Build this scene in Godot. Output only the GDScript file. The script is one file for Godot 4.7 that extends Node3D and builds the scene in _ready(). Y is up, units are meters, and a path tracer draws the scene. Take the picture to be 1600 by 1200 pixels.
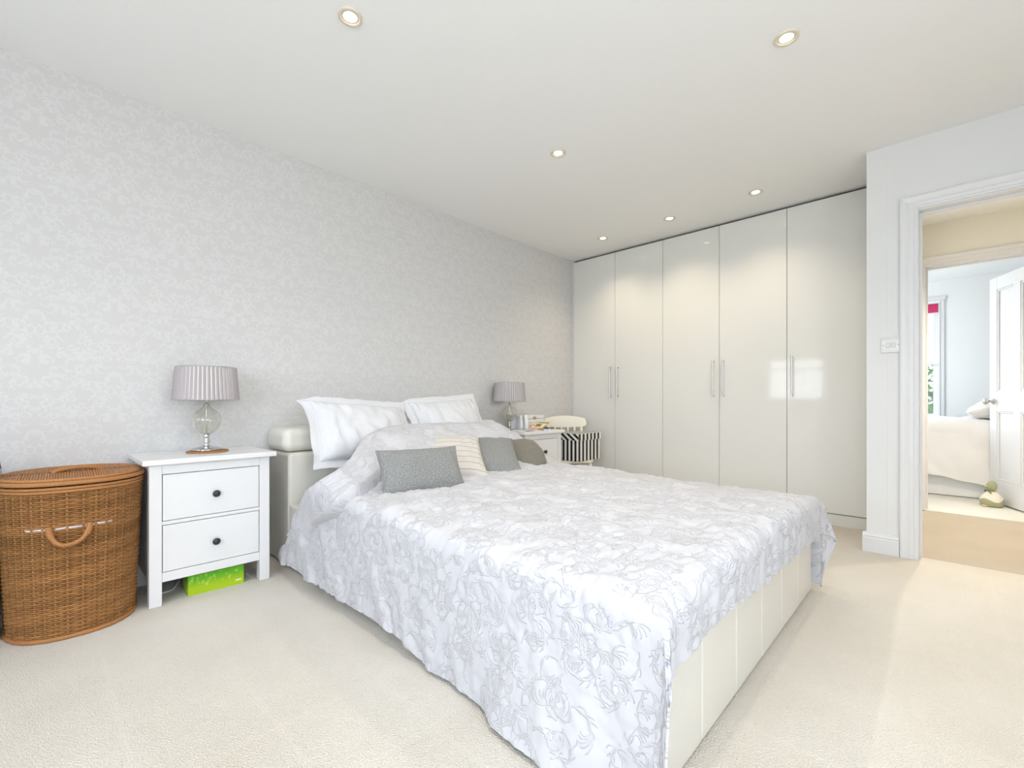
extends Node3D
# A white bedroom: upholstered double bed, two bedside tables, gloss wardrobes, and a doorway to a far bedroom.
# x runs along the papered wall towards the wardrobes, z runs from that wall (z = -2.905) into the room, y is up.

const WALL_Z := -2.905      # face of the papered wall
const CEIL := 2.4
const REAR_X := -1.6        # face of the window wall behind the camera
const SIDE_Z := 1.35        # face of the wall to the right of the camera
const PIER_X := 3.465       # face of the doorway wall
const WARD_X := 3.985       # front of the wardrobe doors
const W1 := 0.8             # daylight at the three bedroom windows
const W2 := 1.95
const W3 := 1.75
const DA := 0.5            # spotlights over the bed, before the wardrobes, behind the camera
const DB := 0.4
const DC := 0.34
const HALL_X := 5.084       # face of the far side of the landing

var used := {}
var M := {}
var rng := RandomNumberGenerator.new()

# ------------------------------------------------------------------ mesh builder
class MB:
	var v := PackedVector3Array()
	var n := PackedVector3Array()
	var uv := PackedVector2Array()
	var col := PackedColorArray()
	var idx := PackedInt32Array()
	var tint := Color(1, 1, 1)

	func tri(a: int, b: int, c: int, flip := false) -> void:
		idx.append(a)
		idx.append(c if flip else b)
		idx.append(b if flip else c)

	# a grid of points, u fastest; its front is dv x du unless flipped
	func grid(p: PackedVector3Array, nu: int, nv: int, close_u := false, flip := false, uvs := PackedVector2Array(), uvs_scale := 1.0) -> void:
		var base := v.size()
		var nor := PackedVector3Array()
		nor.resize(p.size())
		var cu := nu if close_u else nu - 1
		for j in nv - 1:
			for i in cu:
				var a := j * nu + i
				var b := j * nu + (i + 1) % nu
				var c := a + nu
				var d := b + nu
				var fn := (p[c] - p[b]).cross(p[a] - p[d])
				if flip:
					fn = -fn
				nor[a] += fn
				nor[b] += fn
				nor[c] += fn
				nor[d] += fn
				tri(base + a, base + b, base + c, flip)
				tri(base + b, base + d, base + c, flip)
		for k in p.size():
			v.append(p[k])
			var m := -nor[k]
			n.append(m.normalized() if m.length_squared() > 1e-20 else Vector3.UP)
			col.append(tint)
			uv.append(uvs[k] if uvs.size() else Vector2(float(k % nu) / maxf(1, nu - 1), floorf(float(k) / nu) / maxf(1, nv - 1)) * uvs_scale)

	# box with rounded edges; s is the full size
	func rbox(c: Vector3, s: Vector3, r := 0.003, steps := 1, xf := Transform3D()) -> MB:
		var h := s * 0.5
		r = minf(r, minf(h.x, minf(h.y, h.z)) * 0.98)
		for axis in 3:
			var a1 := (axis + 1) % 3
			var a2 := (axis + 2) % 3
			var l1 := PackedFloat32Array()
			var l2 := PackedFloat32Array()
			for k in steps + 1:
				l1.append(-h[a1] + r * k / steps)
				l2.append(-h[a2] + r * k / steps)
			for k in steps + 1:
				l1.append(h[a1] - r + r * k / steps)
				l2.append(h[a2] - r + r * k / steps)
			for sg: float in [-1.0, 1.0]:
				var base := v.size()
				for y2 in l2:
					for y1 in l1:
						var q := Vector3()
						q[axis] = h[axis] * sg
						q[a1] = y1
						q[a2] = y2
						var inner := q.clamp(-h + Vector3(r, r, r), h - Vector3(r, r, r))
						var d := (q - inner).normalized()
						v.append(xf * (c + inner + d * r))
						n.append(xf.basis * d)
						col.append(tint)
						uv.append(Vector2((y1 / s[a1] + 0.5), 0.5 - y2 / s[a2]) if axis != 0 else Vector2(0.5 - y2 / s[a2] * sg, 0.5 - y1 / s[a1]))
				var w := l1.size()
				for j in w - 1:
					for i in w - 1:
						var a := base + j * w + i
						tri(a, a + 1, a + w, sg > 0)
						tri(a + 1, a + w + 1, a + w, sg > 0)
		return self

	# surface of revolution about y; profile points are (radius, height) going up the outside
	func lathe(prof: Array, seg := 32, c := Vector3(), sx := 1.0, sz := 1.0, xf := Transform3D()) -> MB:
		var p := PackedVector3Array()
		for q in prof:
			for i in seg:
				var a := TAU * i / seg
				p.append(xf * (c + Vector3(cos(a) * q[0] * sx, q[1], sin(a) * q[0] * sz)))
		grid(p, seg, prof.size(), true)
		return self

	func tube(path: Array, r: float, sides := 8, closed := false, taper := 1.0) -> MB:
		var p := PackedVector3Array()
		var k := path.size()
		var up := Vector3.UP
		for j in k + (1 if closed else 0):
			var t: Vector3 = path[(j + 1) % k if closed else mini(j + 1, k - 1)] - path[(j - 1 + k) % k if closed else maxi(j - 1, 0)]
			t = t.normalized()
			if absf(t.dot(up)) > 0.95:
				up = Vector3(0.3, 0.1, 1).normalized()
			var nn := (up - t * up.dot(t)).normalized()
			up = nn
			var b := t.cross(nn)
			var rr := r * lerpf(1.0, taper, float(j) / k)
			for i in sides:
				var a := TAU * i / sides
				p.append(path[j % k] + (nn * cos(a) + b * sin(a)) * rr)
		grid(p, sides, k + (1 if closed else 0), true, true)
		if not closed:
			for e in 2:
				var base := v.size()
				var at: Vector3 = path[0] if e == 0 else path[k - 1]
				var off := 0 if e == 0 else (k - 1) * sides
				var nn: Vector3 = (path[0] - path[1]).normalized() if e == 0 else (path[k - 1] - path[k - 2]).normalized()
				v.append(at)
				n.append(nn)
				uv.append(Vector2())
				col.append(tint)
				for i in sides:
					v.append(p[off + i])
					n.append(nn)
					uv.append(Vector2())
					col.append(tint)
				for i in sides:
					tri(base, base + 1 + i, base + 1 + (i + 1) % sides, e == 1)
		return self

	# a cloth sheet with thickness: front as grid(), back pushed inwards, borders closed
	func shell(p: PackedVector3Array, nu: int, nv: int, th: float, flip := false, uvs := PackedVector2Array()) -> MB:
		var base := v.size()
		grid(p, nu, nv, false, flip, uvs)
		var q := PackedVector3Array()
		for k in p.size():
			q.append(p[k] - n[base + k] * th)
		grid(q, nu, nv, false, not flip, uvs)
		var rim := []
		for i in nu: rim.append(i)
		for j in range(1, nv): rim.append(j * nu + nu - 1)
		for i in range(nu - 2, -1, -1): rim.append((nv - 1) * nu + i)
		for j in range(nv - 2, 0, -1): rim.append(j * nu)
		var edge := PackedVector3Array()
		var euv := PackedVector2Array()
		for k in rim:
			edge.append(q[k])
			euv.append(uvs[k] if uvs.size() else Vector2())
		for k in rim:
			edge.append(p[k])
			euv.append(uvs[k] if uvs.size() else Vector2())
		grid(edge, rim.size(), 2, true, flip, euv)
		return self

	# flat polygon strip extruded: outline in xy (counter-clockwise), from z0 to z1
	func prism(outline: PackedVector2Array, z0: float, z1: float, xf := Transform3D(), m0 := 0.0, m1 := 0.0) -> MB:
		var k := outline.size()
		var area := 0.0
		for i in k:
			area += outline[i].cross(outline[(i + 1) % k])
		var ccw := area > 0
		var left := xf.basis.determinant() < 0.0
		for i in k:
			var a := outline[i]
			var b := outline[(i + 1) % k]
			var nn := xf.basis * Vector3(b.y - a.y, a.x - b.x, 0).normalized() * (1.0 if ccw else -1.0)
			var base := v.size()
			for q in [Vector3(a.x, a.y, z0 - a.y * m0), Vector3(b.x, b.y, z0 - b.y * m0), Vector3(b.x, b.y, z1 + b.y * m1), Vector3(a.x, a.y, z1 + a.y * m1)]:
				v.append(xf * q)
				n.append(nn)
				col.append(tint)
				uv.append(Vector2(q.x, q.y))
			tri(base, base + 2, base + 1, ccw == left)
			tri(base, base + 3, base + 2, ccw == left)
		var t := Geometry2D.triangulate_polygon(outline)
		for side in 2:
			var base := v.size()
			for a in outline:
				v.append(xf * Vector3(a.x, a.y, z1 + a.y * m1 if side else z0 - a.y * m0))
				n.append(xf.basis * Vector3(0, 0, 1 if side else -1))
				col.append(tint)
				uv.append(a)
			for i in range(0, t.size(), 3):
				var o := (outline[t[i + 1]] - outline[t[i]]).cross(outline[t[i + 2]] - outline[t[i]]) > 0
				tri(base + t[i], base + t[i + 1], base + t[i + 2], ((side == 1) == o) != left)
		return self

	func mesh() -> ArrayMesh:
		var a := []
		a.resize(Mesh.ARRAY_MAX)
		a[Mesh.ARRAY_VERTEX] = v
		a[Mesh.ARRAY_NORMAL] = n
		a[Mesh.ARRAY_TEX_UV] = uv
		a[Mesh.ARRAY_COLOR] = col
		a[Mesh.ARRAY_INDEX] = idx
		var m := ArrayMesh.new()
		m.add_surface_from_arrays(Mesh.PRIMITIVE_TRIANGLES, a)
		return m

# ------------------------------------------------------------------ object helpers
func numbered(called: String) -> String:
	var k: int = used.get(called, 0)
	used[called] = k + 1
	return called if k == 0 else "%s_%03d" % [called, k]

func tag(o: Node3D, label: String, category: String, group := "") -> Node3D:
	o.set_meta("label", label)
	o.set_meta("category", category)
	if group:
		o.set_meta("group", group)
	return o

func thing(called: String, label: String, category: String, at := Vector3(), yaw := 0.0, group := "") -> Node3D:
	var o := Node3D.new()
	o.name = numbered(called)
	add_child(o)
	o.position = at
	o.rotation.y = yaw
	return tag(o, label, category, group)

func part(parent: Node, called: String, mb: MB, mat: Material, label := "") -> MeshInstance3D:
	return inst(parent, called, mb.mesh(), mat, label)

func inst(parent: Node, called: String, mesh: Mesh, mat: Material, label := "") -> MeshInstance3D:
	var o := MeshInstance3D.new()
	o.name = numbered(called) if parent == self else called
	o.mesh = mesh
	o.material_override = mat
	parent.add_child(o, true)
	if label:
		o.set_meta("label", label)
	return o

func structure(called: String, mb: MB, mat: Material, label: String, category: String) -> MeshInstance3D:
	var o := part(self, called, mb, mat)
	tag(o, label, category)
	o.set_meta("kind", "structure")
	return o

func copy(o: Node3D, at: Vector3, label: String) -> Node3D:
	var c: Node3D = o.duplicate()
	var base: String = o.name
	c.name = numbered(base)
	add_child(c)
	c.position = at
	c.set_meta("label", label)
	return c

func box(c: Vector3, s: Vector3, r := 0.003, steps := 1) -> MB:
	return MB.new().rbox(c, s, r, steps)

func span(a: Vector3, b: Vector3, r := 0.003, steps := 1) -> MB:
	return MB.new().rbox((a + b) * 0.5, (b - a).abs(), r, steps)

# ------------------------------------------------------------------ textures and materials
func mat(r: float, g: float, b: float, rough := 0.6, spec := 0.4) -> StandardMaterial3D:
	var m := StandardMaterial3D.new()
	m.albedo_color = Color(r / 255.0, g / 255.0, b / 255.0)
	m.roughness = rough
	m.metallic_specular = spec
	return m

func noise_tex(freq: float, size: int, octaves: int, seed_: int, kind := FastNoiseLite.TYPE_SIMPLEX_SMOOTH, ramp: Gradient = null) -> NoiseTexture2D:
	var f := FastNoiseLite.new()
	f.seed = seed_
	f.noise_type = kind
	f.frequency = freq
	f.fractal_octaves = octaves
	var t := NoiseTexture2D.new()
	t.width = size
	t.height = size
	t.seamless = true
	t.noise = f
	if ramp:
		t.color_ramp = ramp
	return t

func two(a: Color, b: Color) -> Gradient:
	var g := Gradient.new()
	g.set_color(0, a)
	g.set_color(1, b)
	return g

# ornamental scroll work: curls with leaves, as heights 0..1 on a tile that repeats
func scrolls(size: int, count: int, rad: float, seed_: int, mirrored: bool) -> PackedFloat32Array:
	var r := RandomNumberGenerator.new()
	r.seed = seed_
	var f := PackedFloat32Array()
	f.resize(size * size)
	var pen := []          # [x, y, angle, curvature, growth, radius, end radius, steps, depth]
	for c in count:
		var sg := 1.0 if r.randf() < 0.5 else -1.0
		if mirrored:
			var nn := int(sqrt(count))
			pen.append([(c % nn + r.randf()) * size / nn, (c / nn + r.randf()) * size / nn, r.randf() * TAU, sg * r.randf_range(0.008, 0.02) * 7.0 / rad, 1.02, rad, rad * 0.6, r.randi_range(22, 40), 0])
			continue
		pen.append([r.randf() * size, r.randf() * size, r.randf() * TAU, sg * r.randf_range(0.005, 0.013) * 7.0 / rad, 1.016, rad * r.randf_range(0.6, 0.95), rad * 0.4, r.randi_range(45, 100), 0])
	while pen.size():
		var q: Array = pen.pop_back()
		var x: float = q[0]
		var y: float = q[1]
		var a: float = q[2]
		var k: float = q[3]
		var steps: int = q[7]
		for s in steps:
			var w: float = lerpf(q[5], q[6], float(s) / steps)
			var x0 := int(floor(x - w))
			var y0 := int(floor(y - w))
			var d := int(ceil(w * 2.0)) + 1
			var iw := 1.0 / (w * w)
			for yy in range(y0, y0 + d):
				var dy := (yy - y) * (yy - y)
				var row := posmod(yy, size) * size
				for xx in range(x0, x0 + d):
					var h := 1.0 - ((xx - x) * (xx - x) + dy) * iw
					if h > 0.0:
						var at := row + posmod(xx, size)
						if h > f[at]:
							f[at] = h
			x += cos(a) * w * 0.7
			y += sin(a) * w * 0.7
			a += k * w * 0.7
			k *= q[4]
			if q[8] == 0 and s == steps - 1:
				for blade in 5:
					pen.append([x, y, a + (blade - 2.0) * 0.3, signf(k) * (0.010 + 0.004 * blade) * 7.0 / rad, 1.035, rad * 0.75, rad * 0.3, 34 - blade * 3, 1])
			if q[8] == 0 and s % 12 == 5:
				for side: float in [-1.0, 1.0]:
					if r.randf() < 0.8:
						pen.append([x, y, a + side * r.randf_range(0.5, 1.0), -side * r.randf_range(0.006, 0.02) * 7.0 / rad, 1.05, w * 0.8, w * 0.3, r.randi_range(14, 34), 1])
	if not mirrored:
		return f
	var g := f.duplicate()
	var half := size / 2
	for yy in size:
		var row := yy * size
		var row2 := ((yy + half) % size) * size
		for xx in size:
			var h := f[row + xx]
			h = maxf(h, f[row + (size - xx) % size])
			h = maxf(h, f[row2 + (xx + half) % size])
			h = maxf(h, f[row2 + (size - xx + half) % size])
			g[row + xx] = h
	return g

func grey_image(f: PackedFloat32Array, size: int) -> ImageTexture:
	var b := PackedByteArray()
	b.resize(size * size)
	for k in size * size:
		b[k] = int(clampf(pow(f[k], 0.8), 0, 1) * 255.0)
	return ImageTexture.create_from_image(Image.create_from_data(size, size, false, Image.FORMAT_L8, b))

func tone_image(f: PackedFloat32Array, size: int, lo: Color, hi: Color) -> ImageTexture:
	var b := PackedByteArray()
	b.resize(size * size * 3)
	for k in size * size:
		var h := f[k]
		var t := smoothstep(0.02, 0.25, h) * (1.0 - 0.45 * smoothstep(0.5, 0.95, h))
		var c := lo.lerp(hi, t)
		b[k * 3] = c.r8
		b[k * 3 + 1] = c.g8
		b[k * 3 + 2] = c.b8
	return ImageTexture.create_from_image(Image.create_from_data(size, size, false, Image.FORMAT_RGB8, b))

func world_map(m: StandardMaterial3D, tile: float) -> void:
	m.uv1_triplanar = true
	m.uv1_world_triplanar = true
	m.uv1_scale = Vector3(1, 1, 1) / tile

func make_materials() -> void:
	M.paint = mat(231, 231, 230, 0.75, 0.3)
	M.trim = mat(229, 229, 230, 0.35, 0.45)
	M.ceiling = mat(248, 248, 246, 0.9, 0.2)
	M.hall_paint = mat(243, 240, 230, 0.8, 0.3)
	M.far_paint = mat(243, 243, 242, 0.8, 0.3)
	# wallpaper
	var wp := scrolls(512, 64, 2.1, 7, true)
	M.wallpaper = mat(255, 255, 255, 0.7, 0.3)
	M.wallpaper.albedo_texture = tone_image(wp, 512, Color8(215, 213, 211), Color8(225, 224, 223))
	world_map(M.wallpaper, 0.53)
	# carpets
	var pile := noise_tex(0.09, 512, 3, 3)
	var wear := noise_tex(0.006, 256, 4, 5, FastNoiseLite.TYPE_SIMPLEX_SMOOTH, two(Color(0.92, 0.905, 0.885), Color(1, 1, 1)))
	for q in [["carpet", Color8(234, 228, 219)], ["hall_carpet", Color8(208, 197, 182)], ["far_carpet", Color8(248, 244, 236)]]:
		var c := mat(255, 255, 255, 0.95, 0.15)
		var k: Color = q[1]
		c.albedo_color = k
		c.albedo_texture = noise_tex(0.12, 512, 3, 11, FastNoiseLite.TYPE_SIMPLEX_SMOOTH, two(Color(0.955, 0.955, 0.95), Color(1, 1, 1)))
		c.heightmap_enabled = true
		c.heightmap_texture = pile
		c.heightmap_scale = 0.35
		world_map(c, 0.3)
		c.detail_enabled = true
		c.detail_blend_mode = BaseMaterial3D.BLEND_MODE_MUL
		c.detail_albedo = wear
		c.detail_uv_layer = BaseMaterial3D.DETAIL_UV_2
		c.uv2_triplanar = true
		c.uv2_world_triplanar = true
		c.uv2_scale = Vector3(1, 1, 1) / 2.3
		c.rim_enabled = true
		c.rim = 0.2
		M[q[0]] = c
	# quilt
	var qs := scrolls(1024, 110, 6.0, 21, false)
	M.quilt = mat(205, 204, 208, 0.85, 0.2)
	M.quilt.heightmap_enabled = true
	M.quilt.heightmap_texture = grey_image(qs, 1024)
	M.quilt.heightmap_scale = 0.19
	M.quilt.rim_enabled = true
	M.quilt.rim = 0.2
	M.linen = mat(221, 221, 224, 0.85, 0.2)
	M.linen.rim_enabled = true
	M.linen.rim = 0.2
	M.far_linen = mat(240, 236, 233, 0.85, 0.2)
	# woven grey cloths
	var weave := noise_tex(0.16, 512, 2, 9)
	for q in [["grey_cloth", Color8(184, 184, 182)], ["dark_cloth", Color8(168, 163, 150)]]:
		var k: Color = q[1]
		var c := mat(255, 255, 255, 0.9, 0.15)
		c.albedo_color = k
		c.albedo_texture = noise_tex(0.09, 512, 4, 14, FastNoiseLite.TYPE_SIMPLEX, two(Color(0.55, 0.55, 0.55), Color(1, 1, 1)))
		c.uv1_triplanar = true
		c.uv1_scale = Vector3(1, 1, 1) / 0.35
		c.heightmap_enabled = true
		c.heightmap_texture = weave
		c.heightmap_scale = 0.1
		c.rim_enabled = true
		c.rim = 0.3
		M[q[0]] = c
	# cream cloth with thin dark lines
	var im := Image.create(16, 256, false, Image.FORMAT_RGB8)
	im.fill(Color8(209, 203, 196))
	for k in 8:
		im.fill_rect(Rect2i(0, 14 + k * 32, 16, 2), Color8(142, 128, 128))
	M.striped_cloth = mat(255, 255, 255, 0.85, 0.2)
	M.striped_cloth.albedo_texture = ImageTexture.create_from_image(im)
	# leather and furniture
	M.leather = mat(225, 221, 211, 0.38, 0.45)
	M.leather.heightmap_enabled = true
	M.leather.heightmap_texture = noise_tex(0.05, 256, 3, 17)
	M.leather.heightmap_scale = 0.06
	M.leather.uv1_triplanar = true
	M.leather.uv1_scale = Vector3(1, 1, 1) / 0.12
	M.seam = mat(246, 243, 236, 0.5)
	M.white_wood = mat(234, 233, 233, 0.3, 0.5)
	M.white_wood.heightmap_enabled = true
	M.white_wood.heightmap_texture = noise_tex(0.02, 256, 3, 19)
	M.white_wood.heightmap_scale = 0.02
	M.white_wood.uv1_triplanar = true
	M.white_wood.uv1_scale = Vector3(0.6, 8, 6)
	M.gap = mat(40, 38, 36, 0.8)
	M.knob = mat(48, 49, 52, 0.4, 0.5)
	M.gloss = mat(232, 231, 226, 0.06, 0.5)
	M.carcass = mat(232, 231, 226, 0.5)
	M.steel = mat(196, 194, 190, 0.28, 0.5)
	M.steel.metallic = 1.0
	M.chrome = mat(214, 214, 214, 0.08, 0.5)
	M.chrome.metallic = 1.0
	M.lamp_glass = mat(246, 248, 246, 0.0, 0.5)
	M.lamp_glass.albedo_color.a = 0.08
	M.lamp_glass.transparency = BaseMaterial3D.TRANSPARENCY_ALPHA
	M.pane = M.lamp_glass.duplicate()
	M.lamp_glass.refraction_enabled = true
	M.lamp_glass.refraction_scale = 0.05
	M.lamp_glass.albedo_color = Color(0.97, 0.97, 0.95, 0.02)
	M.shade = mat(184, 176, 178, 0.8, 0.2)
	M.shade.backlight_enabled = true
	M.shade.backlight = Color(0.12, 0.11, 0.11)
	M.shade_lining = mat(235, 232, 226, 0.8)
	M.bulb = mat(240, 240, 238, 0.4)
	M.cork = mat(196, 146, 96, 0.8)
	M.cork.albedo_texture = noise_tex(0.1, 256, 3, 23, FastNoiseLite.TYPE_CELLULAR, two(Color(0.7, 0.68, 0.62), Color(1, 1, 1)))
	M.cork.uv1_triplanar = true
	M.cork.uv1_scale = Vector3(1, 1, 1) / 0.12
	M.wicker = mat(255, 255, 255, 0.5, 0.4)
	M.wicker.vertex_color_use_as_albedo = true
	M.wicker_light = mat(202, 146, 92, 0.5, 0.4)
	M.wicker_light.albedo_texture = noise_tex(0.08, 256, 3, 27, FastNoiseLite.TYPE_SIMPLEX_SMOOTH, two(Color(0.72, 0.66, 0.6), Color(1, 1, 1)))
	M.wicker_light.uv1_triplanar = true
	M.wicker_light.uv1_scale = Vector3(1, 1, 1) / 0.1
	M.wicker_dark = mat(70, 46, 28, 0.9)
	M.lining = mat(222, 222, 230, 0.9)
	M.cream_wood = mat(243, 238, 224, 0.45, 0.4)
	M.glow = mat(255, 244, 224, 0.4)
	M.glow.emission_enabled = true
	M.glow.emission = Color(1.0, 0.93, 0.8)
	M.glow.emission_energy_multiplier = 6.0
	M.fitting = mat(226, 216, 196, 0.25, 0.6)
	M.case_grey = mat(84, 88, 98, 0.45)
	M.case_light = mat(168, 172, 178, 0.3)
	M.plastic = mat(232, 231, 228, 0.3)
	M.paper_white = mat(240, 240, 240, 0.7)
	M.leaf = mat(104, 148, 58, 0.6)
	M.leaf.vertex_color_use_as_albedo = true
	M.leaf.backlight_enabled = true
	M.leaf.backlight = Color(0.4, 0.5, 0.2)
	M.bark = mat(90, 76, 62, 0.9)
	M.lawn = mat(110, 140, 80, 0.95)
	M.pink = mat(216, 62, 112, 0.8)
	M.pink.backlight_enabled = true
	M.pink.backlight = Color(0.6, 0.5, 0.5)
	M.duck_green = mat(170, 172, 136, 0.85, 0.2)
	M.duck_cream = mat(236, 228, 212, 0.85, 0.2)
	M.duck_dark = mat(110, 116, 88, 0.8)
	M.black = mat(30, 30, 34, 0.6)
	M.brass = mat(190, 170, 140, 0.3)
	M.brass.metallic = 0.9

func picture(im: Image, rough := 0.5) -> StandardMaterial3D:
	var m := mat(255, 255, 255, rough)
	m.albedo_texture = ImageTexture.create_from_image(im)
	return m

# ------------------------------------------------------------------ start
func _ready() -> void:
	rng.seed = 5
	# camera
	var cam := Camera3D.new()
	cam.name = "camera"
	add_child(cam)
	cam.position = Vector3(0, 0.9, 0)
	cam.rotation.y = -(PI / 2 - atan(678.0 / 711.0))      # the view direction lies 43.64 degrees off the x axis, towards -z
	cam.projection = Camera3D.PROJECTION_FRUSTUM
	cam.near = 0.05
	cam.far = 200.0
	cam.size = cam.near * 1200.0 / 711.0
	cam.frustum_offset = Vector2(0, cam.near * 27.0 / 711.0)
	cam.current = true
	# sky and exposure
	var sky := ProceduralSkyMaterial.new()
	sky.sky_top_color = Color(0.72, 0.80, 0.92)
	sky.sky_horizon_color = Color(0.93, 0.95, 0.98)
	sky.ground_bottom_color = Color(0.5, 0.5, 0.48)
	sky.ground_horizon_color = Color(0.8, 0.82, 0.82)
	sky.sky_energy_multiplier = 1.8
	var env := Environment.new()
	env.background_mode = Environment.BG_SKY
	env.sky = Sky.new()
	env.sky.sky_material = sky
	env.tonemap_mode = Environment.TONE_MAPPER_LINEAR
	env.tonemap_exposure = 1.27
	env.sdfgi_enabled = true
	env.ssao_enabled = true
	env.ssil_enabled = true
	var we := WorldEnvironment.new()
	we.name = "environment"
	we.environment = env
	add_child(we)
	# daylight at the windows: an area light just outside each pane, facing in
	daylight("window_light", Vector3(-1.76, 1.307, -2.0), Vector2(0.94, 0.80), Vector3(1, 0, 0), W1)
	daylight("window_light", Vector3(-1.76, 1.45, 0.1), Vector2(2.0, 1.4), Vector3(1, 0, 0), W2)
	daylight("window_light", Vector3(0.3, 1.5, 1.52), Vector2(1.6, 1.2), Vector3(0, 0, -1), W3)
	daylight("window_light", Vector3(6.6, 1.4, -1.78), Vector2(1.2, 1.3), Vector3(0, 0, 1), 2.3)

	make_materials()
	build_room()
	build_downlights()
	build_wardrobes()
	build_bed()
	build_bedding()
	build_bedside()
	build_hamper()
	build_chair_corner()
	build_far_room()

func daylight(called: String, at: Vector3, size: Vector2, to: Vector3, energy: float) -> void:
	var l := AreaLight3D.new()
	l.name = numbered(called)
	add_child(l)
	l.position = at
	l.look_at_from_position(at, at + to, Vector3.UP)
	l.area_size = size
	l.area_normalize_energy = false
	l.light_color = Color(0.94, 0.975, 1.0)
	l.light_energy = energy
	l.set("area_range", 20.0)
	l.shadow_enabled = true

# ------------------------------------------------------------------ room
# a wall slab with rectangular holes: along is the axis it runs on (0 = x, 2 = z); holes are [from, to, bottom, top]
func wall(along: int, from: float, to: float, face0: float, face1: float, y0: float, y1: float, holes := []) -> MB:
	var mb := MB.new()
	var put := func(a0: float, a1: float, b0: float, b1: float) -> void:
		if a1 - a0 < 0.001 or b1 - b0 < 0.001:
			return
		var p := Vector3(a0, b0, minf(face0, face1)) if along == 0 else Vector3(minf(face0, face1), b0, a0)
		var q := Vector3(a1, b1, maxf(face0, face1)) if along == 0 else Vector3(maxf(face0, face1), b1, a1)
		mb.rbox((p + q) * 0.5, q - p, 0.0005)
	var at := from
	for h in holes:
		put.call(at, h[0], y0, y1)
		put.call(h[0], h[1], y0, h[2])
		put.call(h[0], h[1], h[3], y1)
		at = h[1]
	put.call(at, to, y0, y1)
	return mb

# a moulded strip: profile in (out, up) swept along a straight line
func moulding(prof: PackedVector2Array, a: Vector3, b: Vector3, out: Vector3, up: Vector3, m0 := 0.0, m1 := 0.0) -> MB:
	var dir := (b - a).normalized()
	return MB.new().prism(prof, 0.0, (b - a).length(), Transform3D(Basis(out, up, dir), a), m0, m1)

func skirting_profile(h: float) -> PackedVector2Array:
	return PackedVector2Array([Vector2(0, 0), Vector2(0.018, 0), Vector2(0.018, h * 0.72), Vector2(0.015, h * 0.75), Vector2(0.015, h * 0.8), Vector2(0.018, h * 0.83), Vector2(0.014, h * 0.9), Vector2(0.007, h * 0.95), Vector2(0.006, h), Vector2(0, h)])

func casing_profile(w: float) -> PackedVector2Array:
	# out = thickness, up = from the opening outwards
	return PackedVector2Array([Vector2(0, 0), Vector2(0.012, 0), Vector2(0.015, w * 0.12), Vector2(0.012, w * 0.2), Vector2(0.017, w * 0.42), Vector2(0.015, w * 0.5), Vector2(0.020, w * 0.66), Vector2(0.024, w * 0.86), Vector2(0.022, w * 0.97), Vector2(0.018, w), Vector2(0, w)])

func window(called: String, label: String, c: Vector3, w: float, h: float, inward: Vector3, bars: int) -> Node3D:
	var o := thing(called, label, "window", c, atan2(inward.x, inward.z))
	o.set_meta("kind", "structure")
	var f := MB.new()
	for s: float in [-1.0, 1.0]:
		f.rbox(Vector3(s * (w / 2 - 0.025), 0, 0), Vector3(0.05, h, 0.06))
		f.rbox(Vector3(0, s * (h / 2 - 0.025), 0), Vector3(w - 0.06, 0.05, 0.056))
	f.rbox(Vector3(0, h * 0.22, 0), Vector3(w - 0.06, 0.035, 0.046))
	for k in bars:
		f.rbox(Vector3(-w / 2 + w * (k + 1) / (bars + 1), 0, 0), Vector3(0.045, h, 0.05))
	part(o, "window_frame", f, M.trim)
	part(o, "pane", box(Vector3(0, 0, 0), Vector3(w - 0.06, h - 0.06, 0.004), 0.0005), M.pane)
	part(o, "window_sill", box(Vector3(0, -h / 2 - 0.012, 0.09), Vector3(w + 0.1, 0.024, 0.2)), M.trim)
	return o

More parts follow.
